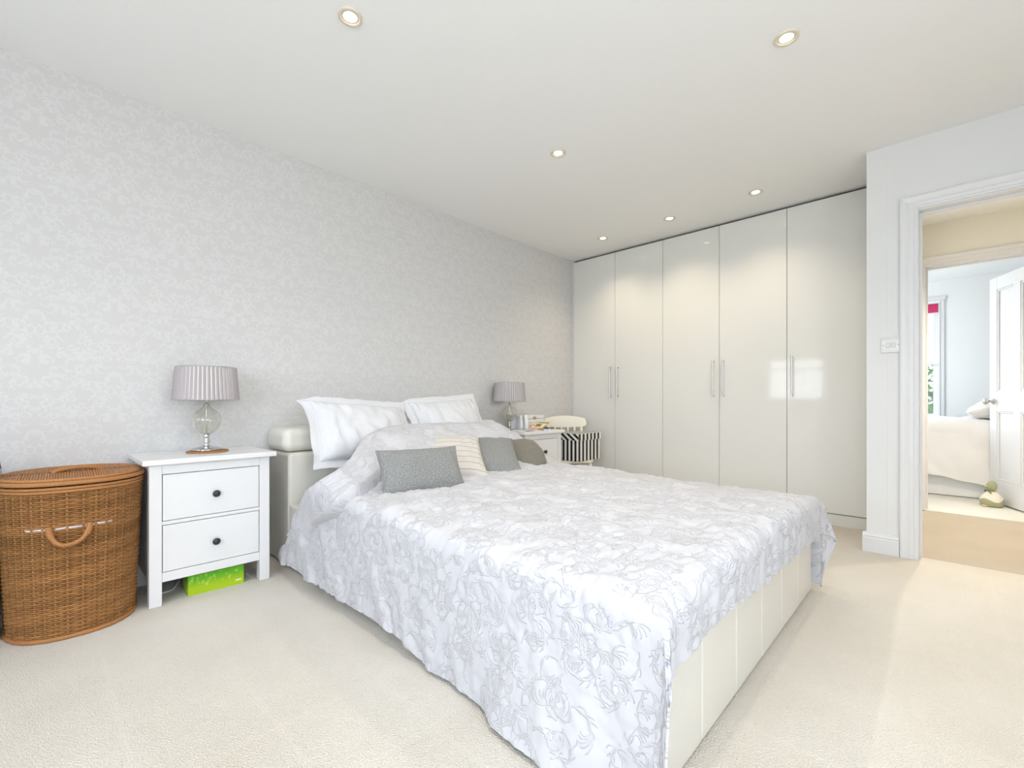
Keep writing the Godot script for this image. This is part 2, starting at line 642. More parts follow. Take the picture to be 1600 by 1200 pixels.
func build_room() -> void:
	# floors and ceilings
	structure("floor", span(Vector3(REAR_X - 0.2, -0.06, WALL_Z - 0.15), Vector3(3.53, 0.0, SIDE_Z + 0.2), 0.001), M.carpet, "pale cream carpet of the bedroom floor", "carpet")
	structure("floor_wardrobe", span(Vector3(3.53, -0.06, WALL_Z - 0.15), Vector3(4.7, 0.0, -0.25), 0.001), M.carpet, "strip of cream carpet running under the wardrobes", "carpet")
	structure("floor_hall", span(Vector3(3.53, -0.06, -0.25), Vector3(HALL_X + 0.005, -0.003, SIDE_Z + 0.2), 0.001), M.hall_carpet, "beige carpet of the landing between the two doorways", "carpet")
	structure("floor_far", span(Vector3(HALL_X + 0.005, -0.06, -1.9), Vector3(7.95, 0.0, 1.9), 0.001), M.far_carpet, "pale carpet of the far bedroom floor", "carpet")
	structure("ceiling", span(Vector3(REAR_X - 0.2, CEIL, WALL_Z - 0.15), Vector3(4.7, CEIL + 0.1, SIDE_Z + 0.2), 0.001), M.ceiling, "plain white bedroom ceiling with small round spotlights", "ceiling")
	structure("ceiling_far", span(Vector3(4.7, CEIL, -1.9), Vector3(7.95, CEIL + 0.1, 1.9), 0.001), M.ceiling, "white ceiling over the landing and far bedroom", "ceiling")
	structure("ceiling_hall", span(Vector3(PIER_X + 0.12, 2.355, -0.25), Vector3(HALL_X, CEIL, SIDE_Z), 0.001), M.ceiling, "lower white ceiling of the landing, seen through the near doorway", "ceiling")
	# walls
	structure("wall_left", wall(0, REAR_X - 0.2, 4.7, WALL_Z, WALL_Z - 0.15, 0, CEIL), M.wallpaper, "wall papered in pale grey scroll pattern behind the bed", "wall")
	structure("wall_rear", wall(2, WALL_Z, SIDE_Z + 0.2, REAR_X, REAR_X - 0.2, 0, CEIL, [[-2.47, -1.53, 0.907, 1.707], [-0.9, 1.1, 0.75, 2.15]]), M.paint, "white window wall behind the camera", "wall")
	structure("wall_right", wall(0, REAR_X, 3.465, SIDE_Z, SIDE_Z + 0.2, 0, CEIL, [[-0.5, 1.1, 0.9, 2.1]]), M.paint, "white side wall to the right of the camera", "wall")
	structure("wall_back", wall(2, WALL_Z, -0.25, 4.6, 4.7, 0, CEIL), M.paint, "white wall behind the wardrobes", "wall")
	structure("wall_pier", span(Vector3(PIER_X, 0, -0.347), Vector3(4.6, CEIL, -0.25), 0.0006), M.paint, "narrow white return wall between wardrobe and doorway", "wall")
	structure("wall_doorway", wall(2, -0.25, SIDE_Z + 0.2, PIER_X, PIER_X + 0.12, 0, CEIL, [[-0.145, 0.68, 0.0, 2.02]]), M.paint, "white wall around the bedroom doorway with a light switch", "wall")
	structure("wall_hall", wall(2, -1.9, 1.9, HALL_X, HALL_X + 0.12, 0, CEIL, [[-0.155, 0.66, 0.0, 2.04]]), M.hall_paint, "cream wall above the second doorway across the landing", "wall")
	structure("wall_hall_end", span(Vector3(4.6, 0, -0.35), Vector3(HALL_X, CEIL, -0.25), 0.0006), M.hall_paint, "cream end wall of the landing", "wall")
	structure("wall_hall_side", span(Vector3(PIER_X + 0.12, 0, SIDE_Z), Vector3(HALL_X, CEIL, SIDE_Z + 0.2), 0.0006), M.hall_paint, "cream side wall of the landing", "wall")
	structure("wall_far", wall(2, -1.9, 1.9, 7.75, 7.95, 0, CEIL, [[-0.95, -0.06, 0.69, 2.12]]), M.far_paint, "white end wall of the far bedroom with sash window", "wall")
	structure("wall_far_left", wall(0, HALL_X + 0.12, 7.75, -1.7, -1.9, 0, CEIL, [[6.0, 7.2, 0.75, 2.05]]), M.far_paint, "white left wall of the far bedroom", "wall")
	structure("wall_far_right", span(Vector3(HALL_X + 0.12, 0, 1.7), Vector3(7.75, CEIL, 1.9), 0.0006), M.far_paint, "white right wall of the far bedroom", "wall")
	# windows behind and beside the camera, seen only as reflections and by their light
	window("window_1", "small white framed window in the wall behind the camera", Vector3(-1.7, 1.307, -2.0), 0.94, 0.80, Vector3(1, 0, 0), 0)
	window("window_2", "wide white framed window behind the camera", Vector3(-1.7, 1.45, 0.1), 2.0, 1.4, Vector3(1, 0, 0), 1)
	window("window_3", "wide white framed window in the side wall", Vector3(0.3, 1.5, SIDE_Z + 0.1), 1.6, 1.2, Vector3(0, 0, -1), 1)
	window("window_4", "white framed window in the left wall of the far bedroom", Vector3(6.6, 1.4, -1.8), 1.2, 1.3, Vector3(0, 0, 1), 1)
	# skirting boards
	var sk := skirting_profile(0.13)
	structure("baseboard_left", moulding(sk, Vector3(REAR_X, 0, WALL_Z), Vector3(WARD_X, 0, WALL_Z), Vector3(0, 0, 1), Vector3.UP), M.trim, "white moulded skirting board along the papered wall", "skirting board")
	structure("baseboard_rear", moulding(sk, Vector3(REAR_X, 0, WALL_Z), Vector3(REAR_X, 0, SIDE_Z), Vector3(1, 0, 0), Vector3.UP), M.trim, "white skirting board under the windows", "skirting board")
	structure("baseboard_right", moulding(sk, Vector3(REAR_X, 0, SIDE_Z), Vector3(PIER_X, 0, SIDE_Z), Vector3(0, 0, -1), Vector3.UP), M.trim, "white skirting board along the side wall", "skirting board")
	var pk := skirting_profile(0.115)
	var pb := moulding(pk, Vector3(PIER_X, 0, -0.365), Vector3(PIER_X, 0, -0.196), Vector3(-1, 0, 0), Vector3.UP)
	pb.prism(pk, 0.0, 0.5, Transform3D(Basis(Vector3(0, 0, -1), Vector3.UP, Vector3(1, 0, 0)), Vector3(PIER_X + 0.0005, 0, -0.347)))
	structure("baseboard_pier", pb, M.trim, "short white moulded skirting board at the foot of the switch wall", "skirting board")
	# door linings and architraves
	doorway("1", PIER_X, PIER_X + 0.12, -0.145, 0.68, 2.02, 0.034, 0.075, M.trim, "white moulded frame of the near bedroom doorway")
	doorway("2", HALL_X, HALL_X + 0.12, -0.155, 0.66, 2.04, 0.034, 0.07, M.trim, "white moulded frame of the doorway across the landing")
	# strike plate on the near lining and light switch
	tag(part(self, "strike_plate", span(Vector3(PIER_X + 0.018, 0.865, -0.112), Vector3(PIER_X + 0.042, 0.925, -0.1085), 0.001), M.brass), "small brass strike plate on the near door lining", "strike plate")
	var sw := thing("light_switch", "white double light switch plate beside the doorway", "light switch", Vector3(PIER_X, 1.228, -0.233))
	part(sw, "face_plate", box(Vector3(-0.005, 0, 0), Vector3(0.012, 0.086, 0.092), 0.004, 2), mat(222, 222, 222, 0.25))
	part(sw, "switch_panel", box(Vector3(-0.0115, 0, 0), Vector3(0.002, 0.05, 0.084), 0.0008), mat(232, 232, 231, 0.3))
	for s: float in [-1.0, 1.0]:
		part(sw, "rocker", box(Vector3(-0.014, 0, s * 0.0125), Vector3(0.006, 0.03, 0.018), 0.002), mat(218, 218, 216, 0.3))
		part(sw, "screw", MB.new().lathe([[0.0035, 0.0], [0.003, 0.0015], [0.0, 0.0016]], 10, Vector3(), 1, 1, Transform3D(Basis(Vector3(0, 0, 1), PI / 2), Vector3(-0.0125, 0, s * 0.034))), M.steel)

func doorway(number: String, x0: float, x1: float, z0: float, z1: float, top: float, lining: float, w: float, m: Material, label: String) -> void:
	var o := thing("trim_" + number, label, "door frame")
	o.set_meta("kind", "structure")
	var l := MB.new()
	l.rbox(Vector3((x0 + x1) / 2, top / 2, z0 + lining / 2), Vector3(x1 - x0 + 0.004, top, lining), 0.002)
	l.rbox(Vector3((x0 + x1) / 2, top / 2, z1 - lining / 2), Vector3(x1 - x0 + 0.004, top, lining), 0.002)
	l.rbox(Vector3((x0 + x1) / 2, top - lining / 2, (z0 + z1) / 2), Vector3(x1 - x0 + 0.004, lining, z1 - z0 - lining * 2), 0.002)
	part(o, "door_lining", l, m)
	var st := MB.new()
	for z in [z0 + lining + 0.006, z1 - lining - 0.006]:
		st.rbox(Vector3(x0 + 0.075, (top - lining) / 2, z), Vector3(0.03, top - lining, 0.012), 0.001)
	st.rbox(Vector3(x0 + 0.075, top - lining - 0.006, (z0 + z1) / 2), Vector3(0.03, 0.012, z1 - z0 - lining * 2 - 0.024), 0.001)
	part(o, "door_stop", st, m)
	var cp := casing_profile(w)
	for side in [[x0, -1.0], [x1, 1.0]]:
		var out := Vector3(side[1], 0, 0)
		var x: float = side[0]
		var e := 0.008
		part(o, "architrave", moulding(cp, Vector3(x, 0, z0 + lining - e), Vector3(x, top - lining + e, z0 + lining - e), out, Vector3(0, 0, -1), 0.0, 1.0), m)
		part(o, "architrave", moulding(cp, Vector3(x, 0, z1 - lining + e), Vector3(x, top - lining + e, z1 - lining + e), out, Vector3(0, 0, 1), 0.0, 1.0), m)
		part(o, "architrave", moulding(cp, Vector3(x, top - lining + e, z0 + lining - e), Vector3(x, top - lining + e, z1 - lining + e), out, Vector3.UP, 1.0, 1.0), m)

func build_downlights() -> void:
	var spots := [
		[0.849, -1.682, "recessed ceiling spotlight above the bedside table side, leftmost of the six in the photo"],
		[2.14, -0.476, "recessed ceiling spotlight near the top right, above the foot of the bed"],
		[2.181, -1.695, "recessed ceiling spotlight alone in the middle of the ceiling, above the bed"],
		[3.605, -2.283, "recessed ceiling spotlight before the wardrobes, nearest the papered wall"],
		[3.591, -1.64, "recessed ceiling spotlight before the wardrobes, middle one of that row of three"],
		[3.566, -0.988, "recessed ceiling spotlight before the wardrobes, nearest the doorway"],
		[0.82, -0.45, "recessed ceiling spotlight overhead of the camera"],
		[0.82, 0.72, "recessed ceiling spotlight behind the camera near the windows"],
		[2.15, 0.72, "recessed ceiling spotlight near the side wall"],
		[-0.55, -1.68, "recessed ceiling spotlight in the window corner behind the camera"],
		[-0.55, 0.1, "recessed ceiling spotlight directly before the wide window"],
		[4.3, 0.5, "recessed ceiling spotlight over the landing between the doorways", 1.7],
		[4.3, -0.05, "recessed ceiling spotlight over the landing near its end wall", 1.7],
	]
	var ring := MB.new().lathe([[0.047, 0.0], [0.047, -0.003], [0.044, -0.006], [0.036, -0.006], [0.033, -0.003], [0.033, -0.0005]], 36).mesh()
	var cup := MB.new().lathe([[0.033, -0.0012], [0.029, -0.0018], [0.026, -0.0015]], 36).mesh()
	var bulb := MB.new().lathe([[0.0, -0.0035], [0.012, -0.0034], [0.024, -0.0022], [0.026, -0.0008]], 30).mesh()
	for k in spots.size():
		var s: Array = spots[k]
		var o := thing("ceiling_spotlight", s[2], "ceiling light", Vector3(s[0], CEIL if s.size() < 4 else 2.355, s[1]), 0.0, "recessed ceiling spotlights")
		inst(o, "trim_ring", ring, M.fitting)
		inst(o, "reflector", cup, M.fitting)
		inst(o, "bulb", bulb, M.glow)
		var l := SpotLight3D.new()
		l.name = "spot"
		o.add_child(l)
		l.position = Vector3(0, -0.012, 0)
		l.rotation.x = -PI / 2
		l.spot_angle = 62.0
		l.spot_angle_attenuation = 1.0
		l.spot_range = 8.0
		l.spot_attenuation = 2.0
		l.light_size = 0.025
		l.light_color = (Color(1.0, 0.965, 0.90) if k < 3 or k > 5 else Color(1.0, 0.93, 0.81)) if s.size() < 4 else Color(1.0, 0.95, 0.86)
		l.light_energy = s[3] if s.size() > 3 else (DA if k < 3 else DB if k < 6 else DC)
		l.shadow_enabled = true

# ------------------------------------------------------------------ wardrobes
func build_wardrobes() -> void:
	# door edges run from z = -2.885 in steps of half a metre
	var z := -2.884
	var units := [
		[2, [1, -1], "white gloss two door wardrobe next to the papered wall"],
		[2, [1, -1], "white gloss two door wardrobe in the middle of the run"],
		[1, [-1], "white gloss single door wardrobe next to the doorway wall"],
	]
	var handle := MB.new()
	handle.tube([Vector3(-0.032, 0.0, 0), Vector3(-0.032, 0.31, 0)], 0.0055, 10)
	var posts := MB.new().tube([Vector3(0.0, 0, 0), Vector3(-0.034, 0, 0)], 0.0055, 10)
	var hm := handle.mesh()
	var pm := posts.mesh()
	for u in units:
		var nd: int = u[0]
		var o := thing("wardrobe", u[2], "wardrobe", Vector3(WARD_X, 0, z), 0.0, "gloss wardrobes along the end wall")
		var w := 0.5 * nd
		var c := MB.new()
		c.rbox(Vector3(0.3, 1.235, 0.009), Vector3(0.55, 2.29, 0.018))
		c.rbox(Vector3(0.3, 1.235, w - 0.009), Vector3(0.55, 2.29, 0.018))
		c.rbox(Vector3(0.3, 2.371, w / 2), Vector3(0.55, 0.018, w - 0.04))
		c.rbox(Vector3(0.3, 0.099, w / 2), Vector3(0.55, 0.018, w - 0.04))
		c.rbox(Vector3(0.57, 1.235, w / 2), Vector3(0.008, 2.25, w - 0.04))
		part(o, "carcass", c, M.carcass)
		part(o, "plinth", span(Vector3(0.004, 0, 0.0), Vector3(0.022, 0.083, w), 0.001), M.gloss)
		for d in nd:
			var z0 := d * 0.5
			var door := part(o, "door", span(Vector3(0, 0.0885, z0 + 0.0016), Vector3(0.018, 2.381, z0 + 0.4984), 0.0015, 2), M.gloss)
			var side: float = u[1][d]
			var hz := z0 + (0.25 + side * 0.208)
			if side < 0:
				hz = z0 + 0.037
			var h := inst(door, "handle", hm, M.steel, "slim steel bar handle")
			h.position = Vector3(0, 0.937, hz)
			for y in [0.012, 0.298]:
				inst(door, "handle_post", pm, M.steel).position = Vector3(0, 0.937 + y, hz)
		z += w
	structure("trim_3", span(Vector3(WARD_X + 0.002, 0, WALL_Z + 0.0005), Vector3(WARD_X + 0.4, CEIL - 0.002, -2.886), 0.001), M.trim, "thin white filler strip between papered wall and wardrobe", "filler strip")
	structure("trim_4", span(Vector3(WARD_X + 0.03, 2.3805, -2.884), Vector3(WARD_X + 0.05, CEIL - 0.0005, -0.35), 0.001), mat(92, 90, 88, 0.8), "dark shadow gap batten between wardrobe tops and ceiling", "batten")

# ------------------------------------------------------------------ bed
const BX0 := 0.945
const BX1 := 2.547
const BZ1 := -0.463
const HBZ := -2.564

func build_bed() -> void:
	var o := thing("bed", "double bed upholstered in off white leather with bolster topped headboard", "bed")
	# headboard
	part(o, "headboard", span(Vector3(BX0, 0.004, -2.865), Vector3(BX1, 0.618, HBZ), 0.02, 3), M.leather)
	var bol := MB.new()
	var prof := []
	bol.rbox(Vector3((BX0 + BX1) / 2, 0.686, -2.725), Vector3(BX1 - BX0 + 0.03, 0.132, 0.27), 0.045, 5)
	part(o, "headboard_bolster", bol, M.leather, "rounded bolster cushion along the top of the headboard")
	# side rails
	for x in [[BX0, BX0 + 0.06], [BX1 - 0.06, BX1]]:
		part(o, "side_rail", span(Vector3(x[0], 0.006, HBZ + 0.002), Vector3(x[1], 0.345, BZ1 - 0.06), 0.014, 2), M.leather)
	# foot: six padded panels with raised seams between
	var w := (BX1 - BX0) / 6.0
	var pm := box(Vector3(), Vector3(w - 0.001, 0.345, 0.058), 0.007, 3).mesh()
	var sm := MB.new().tube([Vector3(0, -0.165, 0), Vector3(0, 0.165, 0)], 0.0022, 6).mesh()
	for k in 6:
		inst(o, "foot_panel", pm, M.leather).position = Vector3(BX0 + w * (k + 0.5), 0.1785, BZ1 - 0.029)
		if k:
			inst(o, "seam", sm, M.seam).position = Vector3(BX0 + w * k, 0.1785, BZ1 - 0.0035)
	part(o, "mattress", span(Vector3(1.0, 0.16, HBZ + 0.01), Vector3(2.492, 0.43, BZ1 - 0.065), 0.05, 3), M.linen)

var pucker := FastNoiseLite.new()
var folds := FastNoiseLite.new()

# height of the quilt's top
func top_at(x: float, z: float) -> float:
	var head := smoothstep(-1.82, -2.3, z)
	var y := 0.478 + 0.02 * smoothstep(-1.2, -1.7, z)
	var mound := 0.205 * head
	mound *= lerpf(0.52, 1.0, smoothstep(0.9, 1.5, x)) * (1.0 - 0.3 * smoothstep(2.15, 2.4, x) - 0.68 * smoothstep(2.36, 2.55, x))
	y += mound
	y -= 0.03 * smoothstep(2.1, 2.56, x) * (1.0 - head) + 0.02 * smoothstep(1.2, 0.95, x)
	y += folds.get_noise_2d(x * 70.0, z * 70.0) * 0.012
	return y

# the quilt's cross-section at z: column k of its width -> point, and how far down the side it hangs
const NL := 46
const NA := 8
const NT := 150
const NR := 26
const QX0 := 0.922
const QX1 := 2.572
const QR := 0.05

func quilt_columns() -> int:
	return NL + NA + NT + NA + NR

func section(k: int, z: float) -> Array:      # [point, hang, along]
	if k < NL + NA:
		var yl := top_at(QX0 + QR, z)
		var hem := 0.056 + folds.get_noise_1d(z * 160.0) * 0.012
		hem = lerpf(hem, 0.014, smoothstep(-1.45, -1.25, z))
		if k < NL:
			var y := lerpf(hem, yl - QR, float(k) / NL)
			var t := yl - y
			var low := clampf(t / 0.46, 0, 1.1)
			var x := QX0 - 0.012 * low
			x -= low * low * (0.014 * folds.get_noise_2d(z * 110.0 + y * 30.0, 40.0) + 0.008)
			var near := smoothstep(-0.99, -0.9, z - 0.14 * (1.0 - low))
			x -= low * low * near * (0.040 + 0.02 * sin((z + 0.9) * 11.0))
			x -= 0.012 * low * smoothstep(0.25, 0.6, folds.get_noise_2d((z * 0.8 + y * 0.5) * 90.0, 7.0))
			return [Vector3(x, y, z), t, QX0 - t]
		var a := PI / 2 * float(k - NL) / NA
		return [Vector3(QX0 + QR - QR * cos(a), yl - QR + QR * sin(a), z), QR * (1.0 - sin(a)), QX0 - QR + QR * a * 1.3]
	if k < NL + NA + NT:
		var f := float(k - NL - NA) / (NT - 1)
		var x := lerpf(QX0 + QR, QX1 - QR, f)
		return [Vector3(x, top_at(x, z), z), 0.0, x]
	var yr := top_at(QX1 - QR, z)
	if k < NL + NA + NT + NA:
		var a := PI / 2 * float(k - NL - NA - NT + 1) / NA
		return [Vector3(QX1 - QR + QR * sin(a), yr - QR + QR * cos(a), z), QR * (1.0 - cos(a)), QX1 - QR + QR * a]
	var g := float(k - NL - NA - NT - NA + 1) / NR
	var yy := lerpf(yr - QR, 0.03, g)
	return [Vector3(QX1, yy, z), yr - yy, QX1 + yr - yy]

func head_z(k: int) -> float:
	var p: Array = section(k, -2.2)
	var x: float = p[0].x
	if k < NL + NA:
		var t: float = p[1]
		return -2.05 - 1.04 * minf(t, 0.56)
	return -2.05 - 0.32 * smoothstep(0.93, 1.4, x) + 0.05 * smoothstep(2.3, 2.57, x)

func build_bedding() -> void:
	pucker.noise_type = FastNoiseLite.TYPE_SIMPLEX_SMOOTH
	pucker.seed = 4
	pucker.frequency = 1.0
	pucker.fractal_octaves = 3
	folds.noise_type = FastNoiseLite.TYPE_SIMPLEX_SMOOTH
	folds.seed = 8
	folds.frequency = 0.06
	folds.fractal_octaves = 2
	var nu := quilt_columns()
	var nz := 230
	var ns := 26
	var zf := BZ1 + 0.032          # the plane the foot end hangs in
	var p := PackedVector3Array()
	var uvs := PackedVector2Array()
	for j in nz:
		for k in nu:
			var z0 := head_z(k)
			var z: float = lerpf(z0, zf - QR, float(j) / (nz - 1))
			var q := section(k, z)
			p.append(q[0])
			uvs.append(Vector2(q[2], z) / 0.62)
	for j in range(1, ns + 1):
		for k in nu:
			var q := section(k, zf - QR)
			var at: Vector3 = q[0]
			var t: float = q[1]
			var drop := 0.155 + 0.035 * smoothstep(1.0, 2.1, at.x) + 0.014 * folds.get_noise_1d(at.x * 130.0)
			var s := (drop + 0.02) * j / ns
			var a := minf(s / QR, PI / 2)
			var down := QR * (1.0 - cos(a)) if s < QR * PI / 2 else QR + s - QR * PI / 2
			var fwd := QR * sin(a)
			var ytop := at.y + t
			var y := ytop - pow(pow(t, 3.0) + pow(down, 3.0), 1.0 / 3.0) if t > 0.001 else at.y - down
			var ear := minf(t, down)
			var side := -1.0 if k < nu / 2 else 1.0
			var bulge := 0.16 if side < 0 else 0.36 * (1.0 - 0.92 * smoothstep(0.12, 0.42, t))
			at = Vector3(at.x + side * ear * bulge, maxf(y, 0.012), at.z + fwd + ear * bulge * 0.9 + 0.012 * down / 0.15 * folds.get_noise_1d(at.x * 220.0 + 9.0))
			p.append(at)
			uvs.append(Vector2(q[2], zf - QR + s) / 0.62)
	# crinkles of the quilting
	var probe := MB.new()
	probe.grid(p, nu, nz + ns, false, true)
	for k in p.size():
		var w := p[k]
		var r := 1.0 - absf(pucker.get_noise_3d(w.x * 11.0, w.y * 11.0, w.z * 16.0))
		var d := (r * r - 0.6) * 0.007 + pucker.get_noise_3d(w.x * 30.0, w.y * 30.0, w.z * 30.0) * 0.003
		if k >= nz * nu and (k % nu < NL + NA or k % nu > nu - NR - NA):
			d *= 0.25
		p[k] = w + probe.n[k] * d
		p[k].y = maxf(p[k].y, 0.012)
	var o := thing("quilt", "white quilt with embossed scroll pattern spread over the bed", "quilt")
	part(o, "cover", MB.new().shell(p, nu, nz + ns, 0.006, true, uvs), M.quilt)
	# the turned back layer at the head
	var fu := 120
	var fv := 60
	var fp := PackedVector3Array()
	var fuv := PackedVector2Array()
	for j in fv:
		for i in fu:
			var f := float(i) / (fu - 1)
			var k := int(lerpf(14.0, NL + NA + NT + NA + 6, f))
			var q := section(k, -2.0)
			var t: float = q[1]
			var x: float = q[0].x
			var z0 := head_z(k)
			var z1 := -1.95 - 0.13 * smoothstep(1.4, 2.0, x)
			z1 = lerpf(z1, -1.86, smoothstep(1.15, 0.95, x))
			z1 = lerpf(z1, -2.22, smoothstep(0.0, 0.34, t)) if k < NL + NA else z1
			var g := float(j) / (fv - 1)
			var z := lerpf(z0 - 0.012, z1, g)
			q = section(k, z)
			var lift := 0.05 * pow(clampf(minf(g * 9.0, (1.0 - g) * 14.0), 0, 1), 0.5)
			lift *= (1.0 - smoothstep(0.05, 0.36, t) * 0.75)
			lift *= 1.0 - 0.85 * smoothstep(2.25, 2.5, x)
			lift += 0.002
			var nor := Vector3.UP if t < 0.005 else (Vector3(-1, 0.35, 0).normalized() if k < NL + NA else Vector3(1, 0.4, 0).normalized())
			fp.append(q[0] + nor * lift)
			fuv.append(Vector2(q[2] * 0.93 + 0.31, -z * 1.07 + 0.2) / 0.62)
	var probe2 := MB.new()
	probe2.grid(fp, fu, fv, false, true)
	for k in fp.size():
		var w := fp[k]
		var r := 1.0 - absf(pucker.get_noise_3d(w.x * 11.0 + 5.0, w.y * 11.0, w.z * 15.0))
		fp[k] = w + probe2.n[k] * ((r * r - 0.5) * 0.008)
	part(o, "turned_down_layer", MB.new().shell(fp, fu, fv, 0.006, true, fuv), M.quilt)

	pillow("pillow", "white pillow with bent flange corner, propped at the left of the headboard", Vector3(1.335, 0.722, -2.47), 0.58, 0.365, 0.15, 0.06, -0.085, 0.52, 3, M.linen)
	pillow("pillow", "white pillow with a raised right corner, propped at the right of the headboard", Vector3(2.0, 0.745, -2.5), 0.55, 0.36, 0.15, -0.02, 0.06, 0.5, 9, M.linen)
	cushion("cushion", "small oblong plain grey cushion, front left on the quilt", Vector3(1.25, 0.478, -1.735), 0.40, 0.225, 0.10, -0.23, 0.55, M.grey_cloth, 31)
	cushion("cushion", "cream cushion with thin dark stripes between the two grey cushions", Vector3(1.507, 0.495, -1.88), 0.40, 0.37, 0.11, -0.55, 1.03, M.striped_cloth, 32)
	cushion("cushion", "square mid grey cushion right of the striped cushion", Vector3(1.771, 0.482, -1.85), 0.365, 0.362, 0.11, -0.6, 1.06, M.grey_cloth, 33)
	cushion("cushion", "olive grey cushion farthest right, slumped behind the square grey cushion", Vector3(2.07, 0.455, -1.91), 0.43, 0.34, 0.15, -0.58, 1.05, M.dark_cloth, 34, 0.3)

# an inflated cloth pad: x across, y up, z its thickness, base edge at y = 0
func pad(w: float, h: float, t: float, seed_: int, wrinkle: float, pinch := 0.05, nn := 34, soft := 0.0) -> MB:
	var mb := MB.new()
	var ns := FastNoiseLite.new()
	ns.seed = seed_
	ns.frequency = 1.0
	ns.fractal_octaves = 3
	for side: float in [1.0, -1.0]:
		var p := PackedVector3Array()
		var uvs := PackedVector2Array()
		for j in nn:
			for i in nn:
				var u := -cos(PI * i / (nn - 1))
				var v := -cos(PI * j / (nn - 1))
				var cut := 1.0 - soft * pow(absf(u * v), 2.5)
				var x := w / 2 * u * (1.0 - pinch * (1.0 - v * v)) * cut
				var y := h / 2 * (1.0 + v * (1.0 - pinch * (1.0 - u * u)) * cut)
				var thick := t / 2 * pow((1.0 - pow(absf(u), 2.6)) * (1.0 - pow(absf(v), 2.6)), 0.5)
				var rad := ns.get_noise_3d(x * 9.0 * (0.6 + absf(u)), y * 6.0, side * 3.0)
				var z := side * (thick + 0.0035) + side * wrinkle * rad * minf(1.0, thick / 0.02)
				p.append(Vector3(x, y, z))
				uvs.append(Vector2(u * 0.5 + 0.5, 0.5 - v * 0.5))
		mb.grid(p, nn, nn, false, side > 0, uvs)
	# the edge seam
	var path := []
	for e in 4:
		for i in nn - 1:
			var c := -cos(PI * i / (nn - 1))
			var u: float = [c, 1.0, -c, -1.0][e]
			var v: float = [-1.0, c, 1.0, -c][e]
			var cut := 1.0 - soft * pow(absf(u * v), 2.5)
			path.append(Vector3(w / 2 * u * (1.0 - pinch * (1.0 - v * v)) * cut, h / 2 * (1.0 + v * (1.0 - pinch * (1.0 - u * u)) * cut), 0))
	mb.tube(path, 0.0045, 6, true)
	return mb

func cushion(called: String, label: String, base: Vector3, w: float, h: float, t: float, yaw: float, lean: float, m: Material, seed_: int, soft := 0.0) -> void:
	var o := part(self, called, pad(w, h, t, seed_, 0.010, 0.05, 34, soft), m)
	o.transform = Transform3D(Basis(Vector3.UP, yaw) * Basis(Vector3.RIGHT, -lean), base)
	tag(o, label, "cushion", "cushions on the quilt")

func pillow(called: String, label: String, c: Vector3, w: float, h: float, t: float, yaw: float, roll: float, lean: float, seed_: int, m: Material) -> void:
	var o := thing(called, label, "pillow", Vector3(), 0.0, "white pillows against the headboard")
	o.transform = Transform3D(Basis(Vector3.UP, yaw) * Basis(Vector3.RIGHT, -lean) * Basis(Vector3.BACK, roll), c)
	var body := pad(w, h, t, seed_, 0.02, 0.06, 44)
	for k in body.v.size():
		body.v[k].y -= h / 2
	part(o, "pillow_body", body, m)
	# flat oxford border all round, one corner flopping
	var seg := 30
	var p := PackedVector3Array()
	var ns := FastNoiseLite.new()
	ns.seed = seed_ + 3
	ns.frequency = 1.0
	var fl := 0.05
	for ring in 4:
		var e := -0.004 + fl * ring / 3.0
		for s in 4:
			for i in seg:
				var c2 := -cos(PI * i / seg)
				var u: float = [c2, 1.0, -c2, -1.0][s]
				var v: float = [-1.0, c2, 1.0, -c2][s]
				var x := w / 2 * u * (1.0 - 0.06 * (1.0 - v * v)) + e * clampf(u * 1.6, -1, 1) * (1.0 if absf(u) > 0.6 else absf(u) / 0.6)
				var y := h / 2 * v * (1.0 - 0.06 * (1.0 - u * u)) + e * clampf(v * 1.6, -1, 1) * (1.0 if absf(v) > 0.6 else absf(v) / 0.6)
				var z := 0.10 * e / fl * 0.2 * ns.get_noise_2d(x * 9.0, y * 9.0)
				if u < -0.5 and v > 0.3:
					var k := (v - 0.3) / 0.7 * (-u - 0.5) / 0.5
					x -= 0.018 * k * ring / 3.0
					y -= 0.030 * k * k * ring / 3.0
					z -= 0.03 * k * ring / 3.0
				p.append(Vector3(x, y, z))
	var mb := MB.new()
	mb.grid(p, seg * 4, 4, true, true)
	for k in p.size():
		p[k].z -= 0.003
	mb.grid(p, seg * 4, 4, true, false)
	part(o, "flange", mb, m, "flat stitched pillow border")

